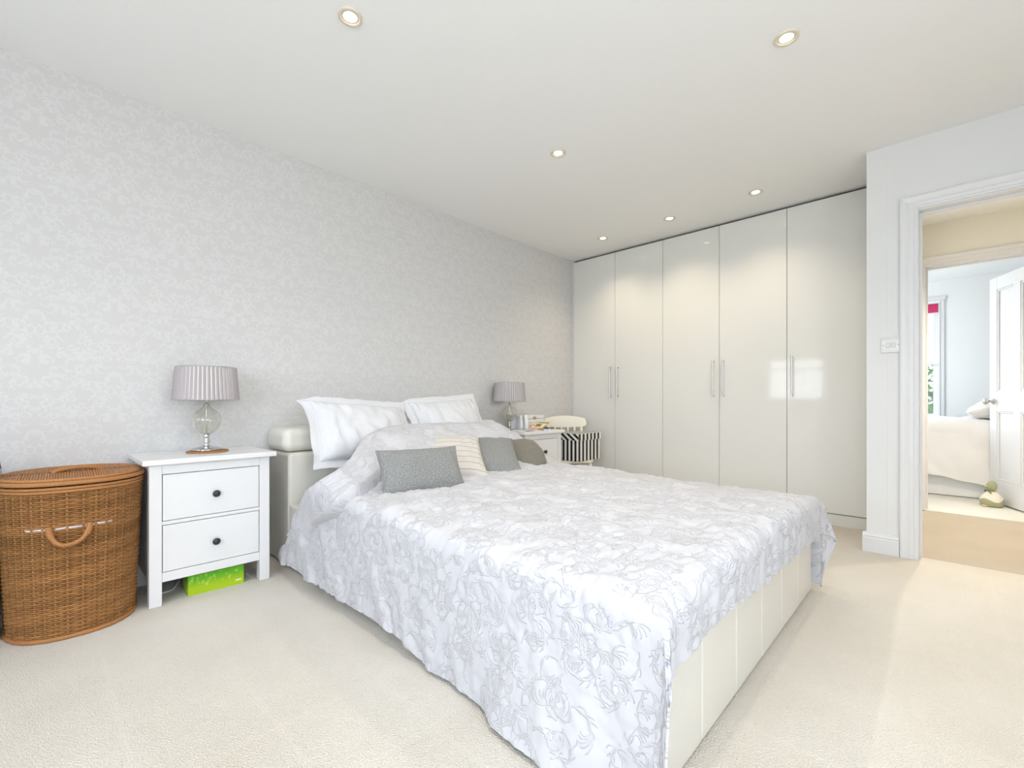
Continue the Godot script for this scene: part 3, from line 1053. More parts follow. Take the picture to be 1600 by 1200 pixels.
# ------------------------------------------------------------------ bedside
func make_nightstand() -> Node3D:
	var o := thing("bedside_table", "white two drawer bedside table between the wicker hamper and the bed", "bedside table", Vector3(0.582, 0, -2.68), 0.0, "matching white bedside tables")
	# own axes: x -0.242..0.243, front at z = +0.19, back at z = -0.2
	part(o, "table_top", span(Vector3(-0.267, 0.6215, -0.205), Vector3(0.268, 0.6455, 0.215), 0.004, 2), M.white_wood)
	for x in [[-0.242, -0.196], [0.196, 0.243]]:
		for z in [[0.145, 0.19], [-0.2, -0.155]]:
			part(o, "leg", span(Vector3(x[0], 0, z[0]), Vector3(x[1], 0.6215, z[1]), 0.003), M.white_wood)
	for x in [[-0.236, -0.222], [0.222, 0.236]]:
		part(o, "side_panel", span(Vector3(x[0], 0.105, -0.155), Vector3(x[1], 0.6215, 0.145), 0.002), M.white_wood)
	part(o, "back_panel", span(Vector3(-0.2, 0.105, -0.19), Vector3(0.2, 0.6215, -0.18), 0.002), M.white_wood)
	part(o, "top_rail", span(Vector3(-0.196, 0.578, 0.165), Vector3(0.196, 0.6215, 0.187), 0.002), M.white_wood)
	part(o, "middle_rail", span(Vector3(-0.196, 0.354, 0.165), Vector3(0.196, 0.370, 0.187), 0.002), M.white_wood)
	part(o, "bottom_rail", span(Vector3(-0.196, 0.103, 0.165), Vector3(0.196, 0.145, 0.187), 0.002), M.white_wood)
	var knob := MB.new().lathe([[0.008, 0.0], [0.006, 0.006], [0.007, 0.012], [0.0155, 0.017], [0.0165, 0.021], [0.014, 0.026], [0.008, 0.0285], [0.0, 0.029]], 24, Vector3(), 1, 1, Transform3D(Basis(Vector3.RIGHT, PI / 2), Vector3())).mesh()
	for y in [[0.1475, 0.3515], [0.3725, 0.5755]]:
		var d := part(o, "drawer", span(Vector3(-0.1935, y[0], 0.168), Vector3(0.1935, y[1], 0.188), 0.002), M.white_wood)
		part(d, "drawer_box", span(Vector3(-0.185, y[0] + 0.01, -0.17), Vector3(0.185, y[1] - 0.02, 0.167), 0.002), M.gap)
		var kn := inst(d, "knob", knob, M.knob, "round dark knob")
		kn.position = Vector3(0.006, (y[0] + y[1]) / 2 - 0.006, 0.188)
	return o

func make_lamp() -> Node3D:
	var o := thing("table_lamp", "clear glass table lamp with pleated grey shade, standing on a cork mat", "lamp", Vector3(0.597, 0.6545, -2.695), 0.0, "glass table lamps")
	part(o, "base", MB.new().lathe([[0.0, 0.0], [0.064, 0.0], [0.066, 0.004], [0.063, 0.010], [0.05, 0.014], [0.03, 0.018], [0.013, 0.024]], 40), M.chrome)
	part(o, "stem", MB.new().lathe([[0.012, 0.02], [0.012, 0.04], [0.016, 0.044], [0.016, 0.048], [0.011, 0.052], [0.011, 0.066], [0.017, 0.070], [0.012, 0.078]], 24), M.chrome)
	var g := MB.new()
	g.lathe([[0.012, 0.078], [0.022, 0.083], [0.042, 0.098], [0.056, 0.118], [0.063, 0.14], [0.064, 0.155], [0.059, 0.175], [0.046, 0.194], [0.028, 0.207], [0.016, 0.216], [0.011, 0.226], [0.009, 0.226], [0.0135, 0.2155], [0.0265, 0.2045], [0.044, 0.1915], [0.0565, 0.1735], [0.0612, 0.155], [0.0602, 0.1405], [0.0535, 0.120], [0.040, 0.1005], [0.021, 0.086], [0.010, 0.081]], 44)
	part(o, "glass_globe", g, M.lamp_glass, "clear glass globe")
	part(o, "rod", MB.new().tube([Vector3(0, 0.07, 0), Vector3(0, 0.23, 0)], 0.004, 10), M.chrome)
	part(o, "neck", MB.new().lathe([[0.011, 0.222], [0.014, 0.224], [0.014, 0.229], [0.006, 0.233], [0.006, 0.25], [0.011, 0.254], [0.011, 0.29]], 20), M.chrome)
	part(o, "bulb", MB.new().lathe([[0.012, 0.285], [0.014, 0.3], [0.026, 0.325], [0.028, 0.345], [0.02, 0.366], [0.0, 0.373]], 20), M.bulb)
	# pleated shade: knife pleats as a wavy cone
	var pl := 46
	var seg := pl * 6
	var p := PackedVector3Array()
	for r in [[0.1405, 0.252], [0.139, 0.262], [0.1275, 0.408], [0.127, 0.416]]:
		for i in seg:
			var ph := fposmod(float(i) / 6.0, 1.0)
			var a := TAU * i / seg
			var rr: float = r[0] + (0.010 * (ph / 0.72) if ph < 0.72 else 0.010 * (1.0 - (ph - 0.72) / 0.28)) - 0.005
			p.append(Vector3(cos(a) * rr, r[1], sin(a) * rr))
	var sh := MB.new()
	sh.grid(p, seg, 4, true)
	var shade := part(o, "shade", sh, M.shade, "grey pleated fabric shade")
	part(shade, "shade_lining", MB.new().lathe([[0.1245, 0.415], [0.1365, 0.254]], 48), M.shade_lining)
	var hoop := MB.new()
	for r in [[0.1385, 0.2525], [0.1255, 0.4155]]:
		var path := []
		for i in 48:
			path.append(Vector3(cos(TAU * i / 48) * r[0], r[1], sin(TAU * i / 48) * r[0]))
		hoop.tube(path, 0.0025, 6, true)
	for i in 3:
		hoop.tube([Vector3(0, 0.29, 0), Vector3(cos(TAU * i / 3) * 0.135, 0.275, sin(TAU * i / 3) * 0.135)], 0.0018, 5)
	part(shade, "shade_frame", hoop, M.steel)
	return o

func build_bedside() -> void:
	var n1 := make_nightstand()
	var n2 := copy(n1, Vector3(0.582 + 2.425, 0, -2.68), "white two drawer bedside table on the far side of the bed, beside the chair")
	var l1 := make_lamp()
	var l2 := copy(l1, Vector3(2.85, 0.6455, -2.748), "clear glass table lamp with pleated grey shade, on the far bedside table")
	# cork mat
	tag(part(self, "cork_mat", MB.new().lathe([[0.0, 0.0], [0.088, 0.0], [0.09, 0.002], [0.09, 0.0065], [0.088, 0.0085], [0.0, 0.0085]], 40, Vector3(0.6, 0.6455, -2.685), 1.0, 0.95), M.cork), "round cork mat under the near table lamp", "mat")
	# tissue box under the near table
	var im := Image.create(256, 64, false, Image.FORMAT_RGB8)
	for y in 64:
		for x in 256:
			var f := float(y) / 63.0
			im.set_pixel(x, y, Color8(98, 176, 40).lerp(Color8(176, 206, 36), smoothstep(0.1, 0.75, f)))
	var r2 := RandomNumberGenerator.new()
	r2.seed = 12
	for k in 34:
		var cx := r2.randf_range(6, 250)
		var cy := r2.randf_range(4, 36)
		var rad := r2.randf_range(3, 9)
		var cc := Color8(196, 226, 96) if k % 3 else Color8(214, 236, 170)
		for y in range(maxi(0, int(cy - rad)), mini(64, int(cy + rad))):
			for x in range(maxi(0, int(cx - rad)), mini(256, int(cx + rad))):
				var d := Vector2(x - cx, y - cy).length() / rad
				if d < 1.0:
					im.set_pixel(x, y, im.get_pixel(x, y).lerp(cc, 0.45 * (1.0 - d * d)))
	im.fill_rect(Rect2i(216, 46, 26, 5), Color8(236, 240, 226))
	var tb := thing("tissue_box", "flat bright green tissue box under the near bedside table", "tissue box", Vector3(0.603, 0.0, -2.585), -0.02)
	part(tb, "carton", span(Vector3(-0.115, 0.0, -0.06), Vector3(0.115, 0.092, 0.06), 0.001), picture(im, 0.35))
	part(tb, "tissue_slot", MB.new().lathe([[0.0, 0.0928], [0.07, 0.0928], [0.07, 0.0922]], 28, Vector3(), 1.0, 0.4), mat(120, 100, 100, 0.8), "dark oval opening")
	# white cable
	var path := []
	for k in 26:
		var f := k / 25.0
		path.append(Vector3(0.36 + 0.16 * f, 0.004 + 0.05 * smoothstep(0.55, 1.0, f), -2.72 + 0.05 * sin(f * 4.0) + 0.02))
	tag(part(self, "power_cable", MB.new().tube(path, 0.003, 6), M.plastic), "thin white cable on the carpet beside the green tissue box", "cable")

	# things on the far table
	var ty := 0.6455
	var sb := thing("storage_box", "white slatted storage box with metal clasp on the far bedside table", "storage box", Vector3(3.135, ty, -2.79))
	part(sb, "box_body", span(Vector3(-0.135, 0, -0.08), Vector3(0.135, 0.095, 0.08), 0.003), M.white_wood)
	part(sb, "box_lid", span(Vector3(-0.138, 0.097, -0.083), Vector3(0.138, 0.128, 0.083), 0.004, 2), M.white_wood)
	for k in 3:
		part(sb, "slat", span(Vector3(-0.13, 0.006 + k * 0.03, 0.08), Vector3(0.13, 0.032 + k * 0.03, 0.085), 0.002), M.white_wood)
	part(sb, "clasp", span(Vector3(-0.02, 0.09, 0.083), Vector3(0.02, 0.116, 0.088), 0.002), M.brass)
	var fr := thing("photo_frame", "small pale framed card standing behind the far lamp", "frame", Vector3(2.955, ty, -2.80), 0.05)
	part(fr, "frame", span(Vector3(-0.05, 0, -0.006), Vector3(0.05, 0.125, 0.006), 0.003), mat(196, 196, 206, 0.5))
	part(fr, "card", span(Vector3(-0.042, 0.008, 0.006), Vector3(0.042, 0.117, 0.0075), 0.0005), mat(224, 226, 236, 0.4))
	# tubes standing on their caps
	for q in [[2.905, -2.66, 0.016, 0.132, "clear and white bottle nearest the far lamp", Color8(232, 230, 220)], [2.965, -2.655, 0.021, 0.138, "white squeeze tube standing right of the bottle, before the storage box", Color8(240, 241, 246)]]:
		var o := thing("toiletry_tube" if q[2] > 0.02 else "bottle", q[4], "toiletry", Vector3(q[0], ty, q[1]), 0.3)
		var r: float = q[2]
		var h: float = q[3]
		var k: Color = q[5]
		part(o, "cap", MB.new().lathe([[0.0, 0.0], [r * 0.9, 0.0], [r * 0.92, 0.003], [r * 0.88, 0.026], [0.0, 0.027]], 24), mat(236, 236, 236, 0.3))
		var pts := PackedVector3Array()
		for j in 7:
			var f := j / 6.0
			for i in 24:
				var a := TAU * i / 24
				pts.append(Vector3(cos(a) * r * lerpf(1.0, 1.12, f), 0.026 + (h - 0.026) * f, sin(a) * r * lerpf(1.0, 0.12, f * f)))
		var bb := MB.new()
		bb.grid(pts, 24, 7, true)
		part(o, "tube_body", bb, mat(k.r8, k.g8, k.b8, 0.3))
	# book lying below the lamp and magazines fanned on the right
	book("book", "closed pale grey book lying flat at the foot of the far lamp", Vector3(2.875, ty, -2.585), 0.20, 0.13, 0.016, 0.12, 0.0, Color8(206, 208, 214), Color8(120, 124, 132))
	book("magazine", "orange and white magazine lying under the fanned magazines", Vector3(3.06, ty, -2.60), 0.21, 0.15, 0.006, 0.35, 0.0, Color8(238, 190, 160), Color8(226, 120, 84))
	book("magazine", "orange striped magazine tilted against the storage box", Vector3(3.075, ty + 0.0275, -2.63), 0.20, 0.10, 0.007, 0.25, 0.2, Color8(240, 156, 112), Color8(250, 226, 206))
	book("magazine", "yellow and black magazine on top of the tilted pile", Vector3(3.125, ty + 0.039, -2.62), 0.20, 0.10, 0.007, 0.32, 0.21, Color8(238, 226, 160), Color8(48, 46, 44))
	for q in [[3.03, "dark capped small jar before the magazines"], [3.075, "second small jar with dark lid, right of the first jar"]]:
		var o := thing("small_jar", q[1], "jar", Vector3(q[0], ty, -2.495), 0.0, "small jars on the far bedside table")
		part(o, "jar_body", MB.new().lathe([[0.0, 0.0], [0.013, 0.0], [0.014, 0.002], [0.014, 0.017], [0.0, 0.017]], 20), mat(224, 228, 236, 0.2))
		part(o, "lid", MB.new().lathe([[0.0, 0.017], [0.0145, 0.017], [0.0145, 0.025], [0.0, 0.026]], 20), mat(60, 66, 82, 0.4))

func book(called: String, label: String, at: Vector3, l: float, w: float, t: float, yaw: float, tilt: float, a: Color, b: Color) -> void:
	var im := Image.create(64, 32, false, Image.FORMAT_RGB8)
	im.fill(a)
	im.fill_rect(Rect2i(0, 4, 64, 4), b)
	im.fill_rect(Rect2i(6, 14, 30, 9), b)
	im.fill_rect(Rect2i(44, 12, 14, 14), a.lerp(Color(1, 1, 1), 0.5))
	im.fill_rect(Rect2i(8, 25, 40, 3), b.lerp(a, 0.5))
	var o := thing(called, label, "book" if called == "book" else "magazine", at)
	o.transform = Transform3D(Basis(Vector3.UP, yaw) * Basis(Vector3.BACK, tilt), at)
	part(o, "pages", span(Vector3(-l / 2 + 0.002, t * 0.12, -w / 2 + 0.002), Vector3(l / 2 - 0.002, t * 0.88, w / 2 - 0.002), 0.0006), M.paper_white)
	var c := MB.new()
	c.rbox(Vector3(0, t * 0.94, 0), Vector3(l, t * 0.12, w), 0.0004)
	c.rbox(Vector3(0, t * 0.06, 0), Vector3(l, t * 0.12, w), 0.0004)
	c.rbox(Vector3(0, t * 0.5, w / 2), Vector3(l, t, 0.0012), 0.0004)
	part(o, "cover", c, picture(im, 0.4))

# ------------------------------------------------------------------ wicker hamper
func oval(a: float, f: float, y: float, grow := 0.0) -> Vector3:      # f: 0 base .. 1 rim
	var rx := lerpf(0.192, 0.216, f) + grow
	var rz := lerpf(0.225, 0.238, f) + grow
	var c := cos(a)
	var s := sin(a)
	return Vector3(signf(c) * pow(absf(c), 0.86) * rx, y, signf(s) * pow(absf(s), 0.86) * rz)

func build_hamper() -> void:
	var o := thing("wicker_hamper", "brown wicker laundry hamper with hinged lid left of the bedside table", "laundry hamper", Vector3(0.114, 0, -2.635), -0.03)
	var hgt := 0.565
	var stakes := 42
	var seg := stakes * 4
	var rows := 74
	var wv := MB.new()
	var r := RandomNumberGenerator.new()
	r.seed = 77
	var slit0 := 1.05
	var slit1 := 2.25
	for j in rows:
		var y := 0.012 + (hgt - 0.02) * j / (rows - 1)
		var f := y / hgt
		var tone := r.randf_range(0.72, 1.12)
		var p := PackedVector3Array()
		var tones := PackedColorArray()
		var slit := absi(j - 55) < 1
		for k in 5:
			var ph := TAU * k / 5
			for i in seg + 1:
				var a := TAU * i / seg
				var wave := cos(PI * i / 4.0 + PI * (j % 2)) * 0.0024
				var gap := 0.0
				if slit and a > slit0 and a < slit1:
					gap = 0.012 * sin(PI * (a - slit0) / (slit1 - slit0))
				var q := oval(a, f, y, wave + cos(ph) * 0.0042 - gap)
				q.y += sin(ph) * (0.0042 if gap == 0.0 else 0.0012)
				p.append(q)
				var st := 0.5 + 0.5 * cos(PI * i / 2.0 + PI)
				var tn := tone * lerpf(0.78, 1.0, st) * (0.9 + 0.2 * sin(a * 3.0 + j * 0.7) * 0.5)
				tones.append(Color(0.46 * tn, 0.225 * tn, 0.08 * tn))
		var base := wv.v.size()
		# rings run along u, so wind the section as v
		var full := p.duplicate()
		for i in seg + 1:
			full.append(p[i])
		wv.grid(full, seg + 1, 6, false, true)
		for i in tones.size():
			wv.col[base + i] = tones[i]
		for i in seg + 1:
			wv.col[base + tones.size() + i] = tones[i]
	var body := part(o, "woven_body", wv, M.wicker)
	body.set_meta("kind", "stuff")
	var stk := MB.new()
	stk.tube([oval(0, 0, 0.0, -0.0), oval(0, 1, hgt, -0.0)], 0.0045, 6)
	for i in stakes:
		var a := TAU * (i * 4) / seg
		part(o, "stake", MB.new().tube([oval(a, 0, 0.004, -0.0012), oval(a, 0.5, hgt * 0.5, -0.0012), oval(a, 1, hgt, -0.0012)], 0.0046, 6), M.wicker_light)
	# lining behind the weave and where it shows through the slit
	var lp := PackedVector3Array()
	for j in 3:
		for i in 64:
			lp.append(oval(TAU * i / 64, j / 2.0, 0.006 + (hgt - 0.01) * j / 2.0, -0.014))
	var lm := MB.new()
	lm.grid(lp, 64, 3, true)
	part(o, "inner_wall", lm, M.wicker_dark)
	var sp := []
	for i in 24:
		var a := lerpf(slit0 + 0.04, slit1 - 0.04, i / 23.0)
		sp.append(oval(a, 0.74, 0.012 + (hgt - 0.02) * 55.0 / (rows - 1) + 0.001 * sin(i * 1.7), -0.0035))
	part(o, "lining", MB.new().tube(sp, 0.0052, 6), M.lining, "white cloth lining showing through the slit")
	# rims
	for q in [[0.008, 0.0, 0.009], [hgt - 0.004, 1.0, 0.006], [hgt + 0.008, 1.0, 0.006]]:
		var path := []
		for i in 80:
			path.append(oval(TAU * i / 80, q[1], q[0], 0.002 + 0.0012 * sin(i * 2.4)))
		part(o, "rim", MB.new().tube(path, q[2], 8, true), M.wicker_light)
	# carrying handle on the front: a wrapped U
	var hp := []
	for i in 25:
		var f := i / 24.0
		var a := lerpf(1.86, 1.42, f)
		var drop := 0.07 * pow(sin(PI * f), 0.55)
		var q := oval(a, 0.72, 0.432 - drop, 0.006 + 0.02 * sin(PI * f))
		hp.append(q)
	var hm := MB.new()
	for i in 24:
		var a: Vector3 = hp[i]
		var b: Vector3 = hp[i + 1]
		hm.tube([a, a.lerp(b, 0.5), b.lerp(a, 0.02)], 0.0085 + (0.002 if i < 3 or i > 20 else 0.0), 8, false, 0.94)
	part(o, "carry_handle", hm, M.wicker_light, "wrapped cane handle")
	# lid: rim, woven top of thin canes, hinge line and grip
	var lid := Node3D.new()
	lid.name = "lid"
	o.add_child(lid)
	var ly := hgt + 0.026
	for q in [[0.0, 0.0085, 0.004], [0.012, 0.007, -0.006]]:
		var path := []
		for i in 80:
			path.append(oval(TAU * i / 80, 1.0, ly + q[0], q[2]))
		part(lid, "lid_rim", MB.new().tube(path, q[1], 8, true), M.wicker_light)
	var tp := MB.new()
	for k in 54:
		var x := lerpf(-0.205, 0.205, k / 53.0)
		var reach := 0.232 * pow(maxf(0.0, 1.0 - pow(absf(x) / 0.212, 2.32)), 1.0 / 2.32)
		for half: float in [-1.0, 1.0]:
			var path := []
			for i in 9:
				var z: float = half * lerpf(0.008, reach, i / 8.0)
				path.append(Vector3(x, ly + 0.010 + 0.006 * (1.0 - z * z / 0.055) + 0.0012 * cos(PI * (i + k)), z))
			if reach > 0.03:
				tp.tube(path, 0.0042, 5)
	part(lid, "woven_top", tp, M.wicker_light).set_meta("kind", "stuff")
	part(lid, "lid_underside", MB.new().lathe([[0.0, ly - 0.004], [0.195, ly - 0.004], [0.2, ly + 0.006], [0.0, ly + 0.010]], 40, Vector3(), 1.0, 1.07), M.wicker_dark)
	var hs := MB.new()
	hs.tube([Vector3(-0.2, ly + 0.012, -0.012), Vector3(0.0, ly + 0.018, -0.012), Vector3(0.2, ly + 0.012, -0.012)], 0.006, 6)
	for k in 40:
		var x := lerpf(-0.19, 0.19, k / 39.0)
		hs.tube([Vector3(x, ly + 0.02, -0.02), Vector3(x + 0.003, ly + 0.0215, 0.0), Vector3(x + 0.006, ly + 0.02, 0.012)], 0.0022, 5)
	part(lid, "hinge_wrap", hs, M.wicker_light).set_meta("kind", "stuff")
	var gp := []
	for i in 13:
		var f := i / 12.0
		gp.append(Vector3(lerpf(-0.065, 0.085, f), ly + 0.018 + 0.016 * pow(sin(PI * f), 0.5), 0.03 - 0.03 * f))
	part(lid, "lid_grip", MB.new().tube(gp, 0.0085, 8), M.wicker_light)

	# edge of a dark case cut off by the left edge of the photo
	var cs := thing("upright_case", "dark grey upright case cut by the left edge of the photo, beside the hamper", "case", Vector3(-0.30, 0.0, -2.64))
	part(cs, "shell", span(Vector3(-0.2, 0.03, -0.1), Vector3(0.206, 0.64, 0.1), 0.03, 4), M.case_grey)
	part(cs, "band", span(Vector3(-0.205, 0.60, -0.104), Vector3(0.2085, 0.645, 0.104), 0.012, 2), M.case_light)
	part(cs, "clasp", span(Vector3(0.202, 0.535, 0.03), Vector3(0.212, 0.585, 0.095), 0.004, 2), M.case_light)
	part(cs, "grip", MB.new().tube([Vector3(0.1, 0.64, 0.0), Vector3(0.105, 0.672, 0.0), Vector3(0.16, 0.682, 0.0), Vector3(0.198, 0.672, 0.0), Vector3(0.2, 0.64, 0.0)], 0.011, 8), mat(96, 80, 78, 0.6))
	for s in [-0.16, 0.16]:
		part(cs, "foot", span(Vector3(s - 0.03, 0.0, -0.08), Vector3(s + 0.03, 0.032, 0.08), 0.006), M.black)

# ------------------------------------------------------------------ chair and striped box in the corner
func build_chair_corner() -> void:
	var yaw := -deg_to_rad(35)
	var o := thing("spindle_chair", "low cream painted spindle back chair in the corner by the wardrobe", "chair", Vector3(3.575, 0, -2.62), yaw)
	# own axes: front is +z, seat centre at the origin
	var seat := MB.new()
	var pts := PackedVector3Array()
	for row in [[0.0, 0.0], [0.95, 0.0], [1.0, 0.006], [1.0, 0.02], [0.96, 0.028], [0.0, 0.024]]:
		for i in 40:
			var a := TAU * i / 40
			var c := cos(a)
			var s := sin(a)
			pts.append(Vector3(signf(c) * pow(absf(c), 0.6) * 0.19 * row[0] * (1.0 + 0.05 * s), 0.322 + row[1], signf(s) * pow(absf(s), 0.6) * 0.185 * row[0]))
	seat.grid(pts, 40, 6, true)
	part(o, "seat", seat, M.cream_wood)
	for q in [[-1, 1], [1, 1], [-1, -1], [1, -1]]:
		var x: float = q[0]
		var z: float = q[1]
		part(o, "leg", MB.new().tube([Vector3(x * 0.14, 0.324, z * 0.135), Vector3(x * 0.155, 0.2, z * 0.15), Vector3(x * 0.165, 0.1, z * 0.16), Vector3(x * 0.18, 0.0, z * 0.175)], 0.017, 10, false, 0.75), M.cream_wood)
	part(o, "stretcher", MB.new().tube([Vector3(-0.16, 0.14, 0.15), Vector3(0.16, 0.14, 0.15)], 0.010, 8), M.cream_wood)
	part(o, "stretcher", MB.new().tube([Vector3(-0.16, 0.14, -0.15), Vector3(0.16, 0.14, -0.15)], 0.010, 8), M.cream_wood)
	# crest rail: a board bowed backwards, rounded top corners
	var cp := PackedVector3Array()
	var nu := 30
	for ring in 5:
		for i in nu:
			var f := float(i) / (nu - 1) * 2.0 - 1.0
			var x := f * 0.228
			var bow := -0.176 - 0.035 * (1.0 - f * f)
			var endr := pow(maxf(0.0, 1.0 - pow(absf(f), 22.0)), 0.5)
			var y1 := 0.755 - 0.03 * f * f - 0.04 * (1.0 - endr)
			var y0 := 0.638 + 0.012 * f * f + 0.035 * (1.0 - endr)
			match ring:
				0, 4: cp.append(Vector3(x, y0, bow + 0.011))
				1: cp.append(Vector3(x, y0, bow - 0.011))
				2: cp.append(Vector3(x, y1, bow - 0.026))
				3: cp.append(Vector3(x, y1, bow - 0.004))
	var crest := MB.new()
	crest.grid(cp, nu, 5, false, false)
	part(o, "crest_rail", crest, M.cream_wood)
	for k in 6:
		var f := lerpf(-0.82, 0.82, k / 5.0)
		var r := 0.015 if k == 0 or k == 5 else 0.0115
		part(o, "spindle", MB.new().tube([Vector3(f * 0.175, 0.344, -0.14), Vector3(f * 0.19, 0.5, -0.155 - 0.02 * (1.0 - f * f)), Vector3(f * 0.21, 0.645, -0.176 - 0.035 * (1.0 - f * f))], r, 8), M.cream_wood)
	# striped hat box on the seat
	var sw := 0.35
	var d := 0.27
	var b := thing("striped_box", "black and white striped lidded box on the seat of the cream chair", "box", Vector3(3.40 + sw / 2, 0.351, -2.41 - d / 2))
	part(b, "box_body", span(Vector3(-sw / 2, 0, -d / 2), Vector3(sw / 2, 0.205, d / 2), 0.002), picture(stripes(0.0)))
	var lid := part(b, "box_lid", span(Vector3(-sw / 2 - 0.008, 0.19, -d / 2 - 0.008), Vector3(sw / 2 + 0.008, 0.252, d / 2 + 0.008), 0.003), picture(stripes(0.0)))
	# the lid's left face carries slanting stripes
	var im := stripes(1.0)
	part(lid, "side_paper", span(Vector3(-sw / 2 - 0.0092, 0.191, -d / 2 - 0.006), Vector3(-sw / 2 - 0.0078, 0.251, d / 2 + 0.006), 0.0002), picture(im), "diagonal stripes on the short side of the lid")

func stripes(slant: float) -> Image:
	var im := Image.create(256, 64, false, Image.FORMAT_RGB8)
	for y in 64:
		for x in 256:
			var f := fposmod((x - slant * y * 1.1) / (42.7 if slant == 0.0 else 64.0), 1.0)
			im.set_pixel(x, y, Color8(26, 26, 32) if f < 0.5 else Color8(238, 236, 230))
	return im

# ------------------------------------------------------------------ the far bedroom
func build_far_room() -> void:
	# sash window
	var w := thing("window_5", "white sash window at the end of the far bedroom", "window", Vector3(7.75, 0, 0))
	w.set_meta("kind", "structure")
	var z0 := -0.95
	var z1 := -0.06
	var f := MB.new()
	f.rbox(Vector3(0.05, 1.405, z1 + 0.002), Vector3(0.14, 1.45, 0.012))
	f.rbox(Vector3(0.05, 1.405, z0 + 0.004), Vector3(0.14, 1.45, 0.012))
	f.rbox(Vector3(-0.004, 1.405, z1 + 0.022), Vector3(0.02, 1.49, 0.05))
	f.rbox(Vector3(-0.004, 1.405, z0 - 0.022), Vector3(0.02, 1.49, 0.05))
	f.rbox(Vector3(-0.004, 2.176, (z0 + z1) / 2), Vector3(0.026, 0.05, z1 - z0 + 0.12))
	part(w, "window_frame", f, M.trim)
	for q in [[0.072, 0.70, 1.40], [0.042, 1.36, 2.1]]:
		var s := MB.new()
		var x: float = q[0]
		for z in [z0 + 0.03, z1 - 0.03]:
			s.rbox(Vector3(x, (q[1] + q[2]) / 2, z), Vector3(0.028, q[2] - q[1], 0.05))
		for y in [q[1] + 0.022, q[2] - 0.022]:
			s.rbox(Vector3(x, y, (z0 + z1) / 2), Vector3(0.025, 0.044, z1 - z0 - 0.09))
		part(w, "sash", s, M.trim)
		part(w, "pane", span(Vector3(x - 0.002, q[1] + 0.04, z0 + 0.05), Vector3(x + 0.002, q[2] - 0.04, z1 - 0.05), 0.0004), M.pane)
	part(w, "window_sill", span(Vector3(-0.06, 0.655, z0 - 0.06), Vector3(0.1, 0.685, z1 + 0.06), 0.004), M.trim)
	var bl := thing("roller_blind", "rolled up bright pink blind at the top of the far sash window", "blind", Vector3(7.77, 0, 0))
	part(bl, "blind_cloth", span(Vector3(-0.012, 2.005, z0 + 0.02), Vector3(-0.009, 2.115, z1 - 0.012), 0.0005), M.pink)
	part(bl, "roller", MB.new().tube([Vector3(0.008, 2.098, z0 + 0.015), Vector3(0.008, 2.098, z1 - 0.01)], 0.018, 12), M.pink)
	part(bl, "bottom_bar", span(Vector3(-0.016, 1.995, z0 + 0.02), Vector3(-0.005, 2.008, z1 - 0.012), 0.002), M.trim)
	# garden tree outside
	structure("ground", span(Vector3(8.2, -2.9, -8), Vector3(30, -2.8, 8), 0.01), M.lawn, "green lawn outside the far window", "lawn")
	var t := thing("garden_tree", "leafy green tree outside the far sash window", "tree", Vector3(10.6, -2.8, -0.35))
	part(t, "trunk", MB.new().tube([Vector3(0, 0, 0), Vector3(0.05, 1.3, 0.02), Vector3(0, 2.8, 0)], 0.12, 10, false, 0.5), M.bark)
	var leaf := MB.new()
	var lp := PackedVector3Array()
	for j in 5:
		for i in 3:
			var g := j / 4.0
			lp.append(Vector3((i - 1) * 0.022 * sin(PI * clampf(g, 0.03, 0.97)), g * 0.09, 0.006 * absf(i - 1) - 0.012 * g * g))
	leaf.shell(lp, 3, 5, 0.001)
	var mm := MultiMesh.new()
	mm.transform_format = MultiMesh.TRANSFORM_3D
	mm.use_colors = true
	mm.mesh = leaf.mesh()
	mm.instance_count = 4200
	var r := RandomNumberGenerator.new()
	r.seed = 42
	for k in 4200:
		var dir := Vector3(r.randfn(), r.randfn(), r.randfn()).normalized()
		var at := Vector3(0, 3.2, 0) + dir * Vector3(1.2, 1.15, 1.3) * pow(r.randf(), 0.3)
		mm.set_instance_transform(k, Transform3D(Basis.from_euler(Vector3(r.randf() * TAU, r.randf() * TAU, r.randf() * TAU)).scaled(Vector3.ONE * r.randf_range(0.9, 1.5)), at))
		var c := r.randf()
		mm.set_instance_color(k, Color(lerpf(0.30, 0.75, c), lerpf(0.5, 0.9, c), lerpf(0.12, 0.30, c)))
	var crown := MultiMeshInstance3D.new()
	crown.name = "crown"
	crown.multimesh = mm
	crown.material_override = M.leaf
	crown.set_meta("kind", "stuff")
	t.add_child(crown)

	# bed in the far room, its long side towards the landing
	var b := thing("far_bed", "single bed with low white base in the far bedroom", "bed", Vector3(6.0, 0, 0))
	part(b, "bed_base", span(Vector3(0, 0.004, -1.15), Vector3(1.25, 0.24, 0.85), 0.01, 2), mat(240, 239, 238, 0.5))
	part(b, "mattress", span(Vector3(0.03, 0.24, -1.13), Vector3(1.22, 0.60, 0.83), 0.05, 3), M.far_linen)
	var p := PackedVector3Array()
	var nu := 60
	var nv := 70
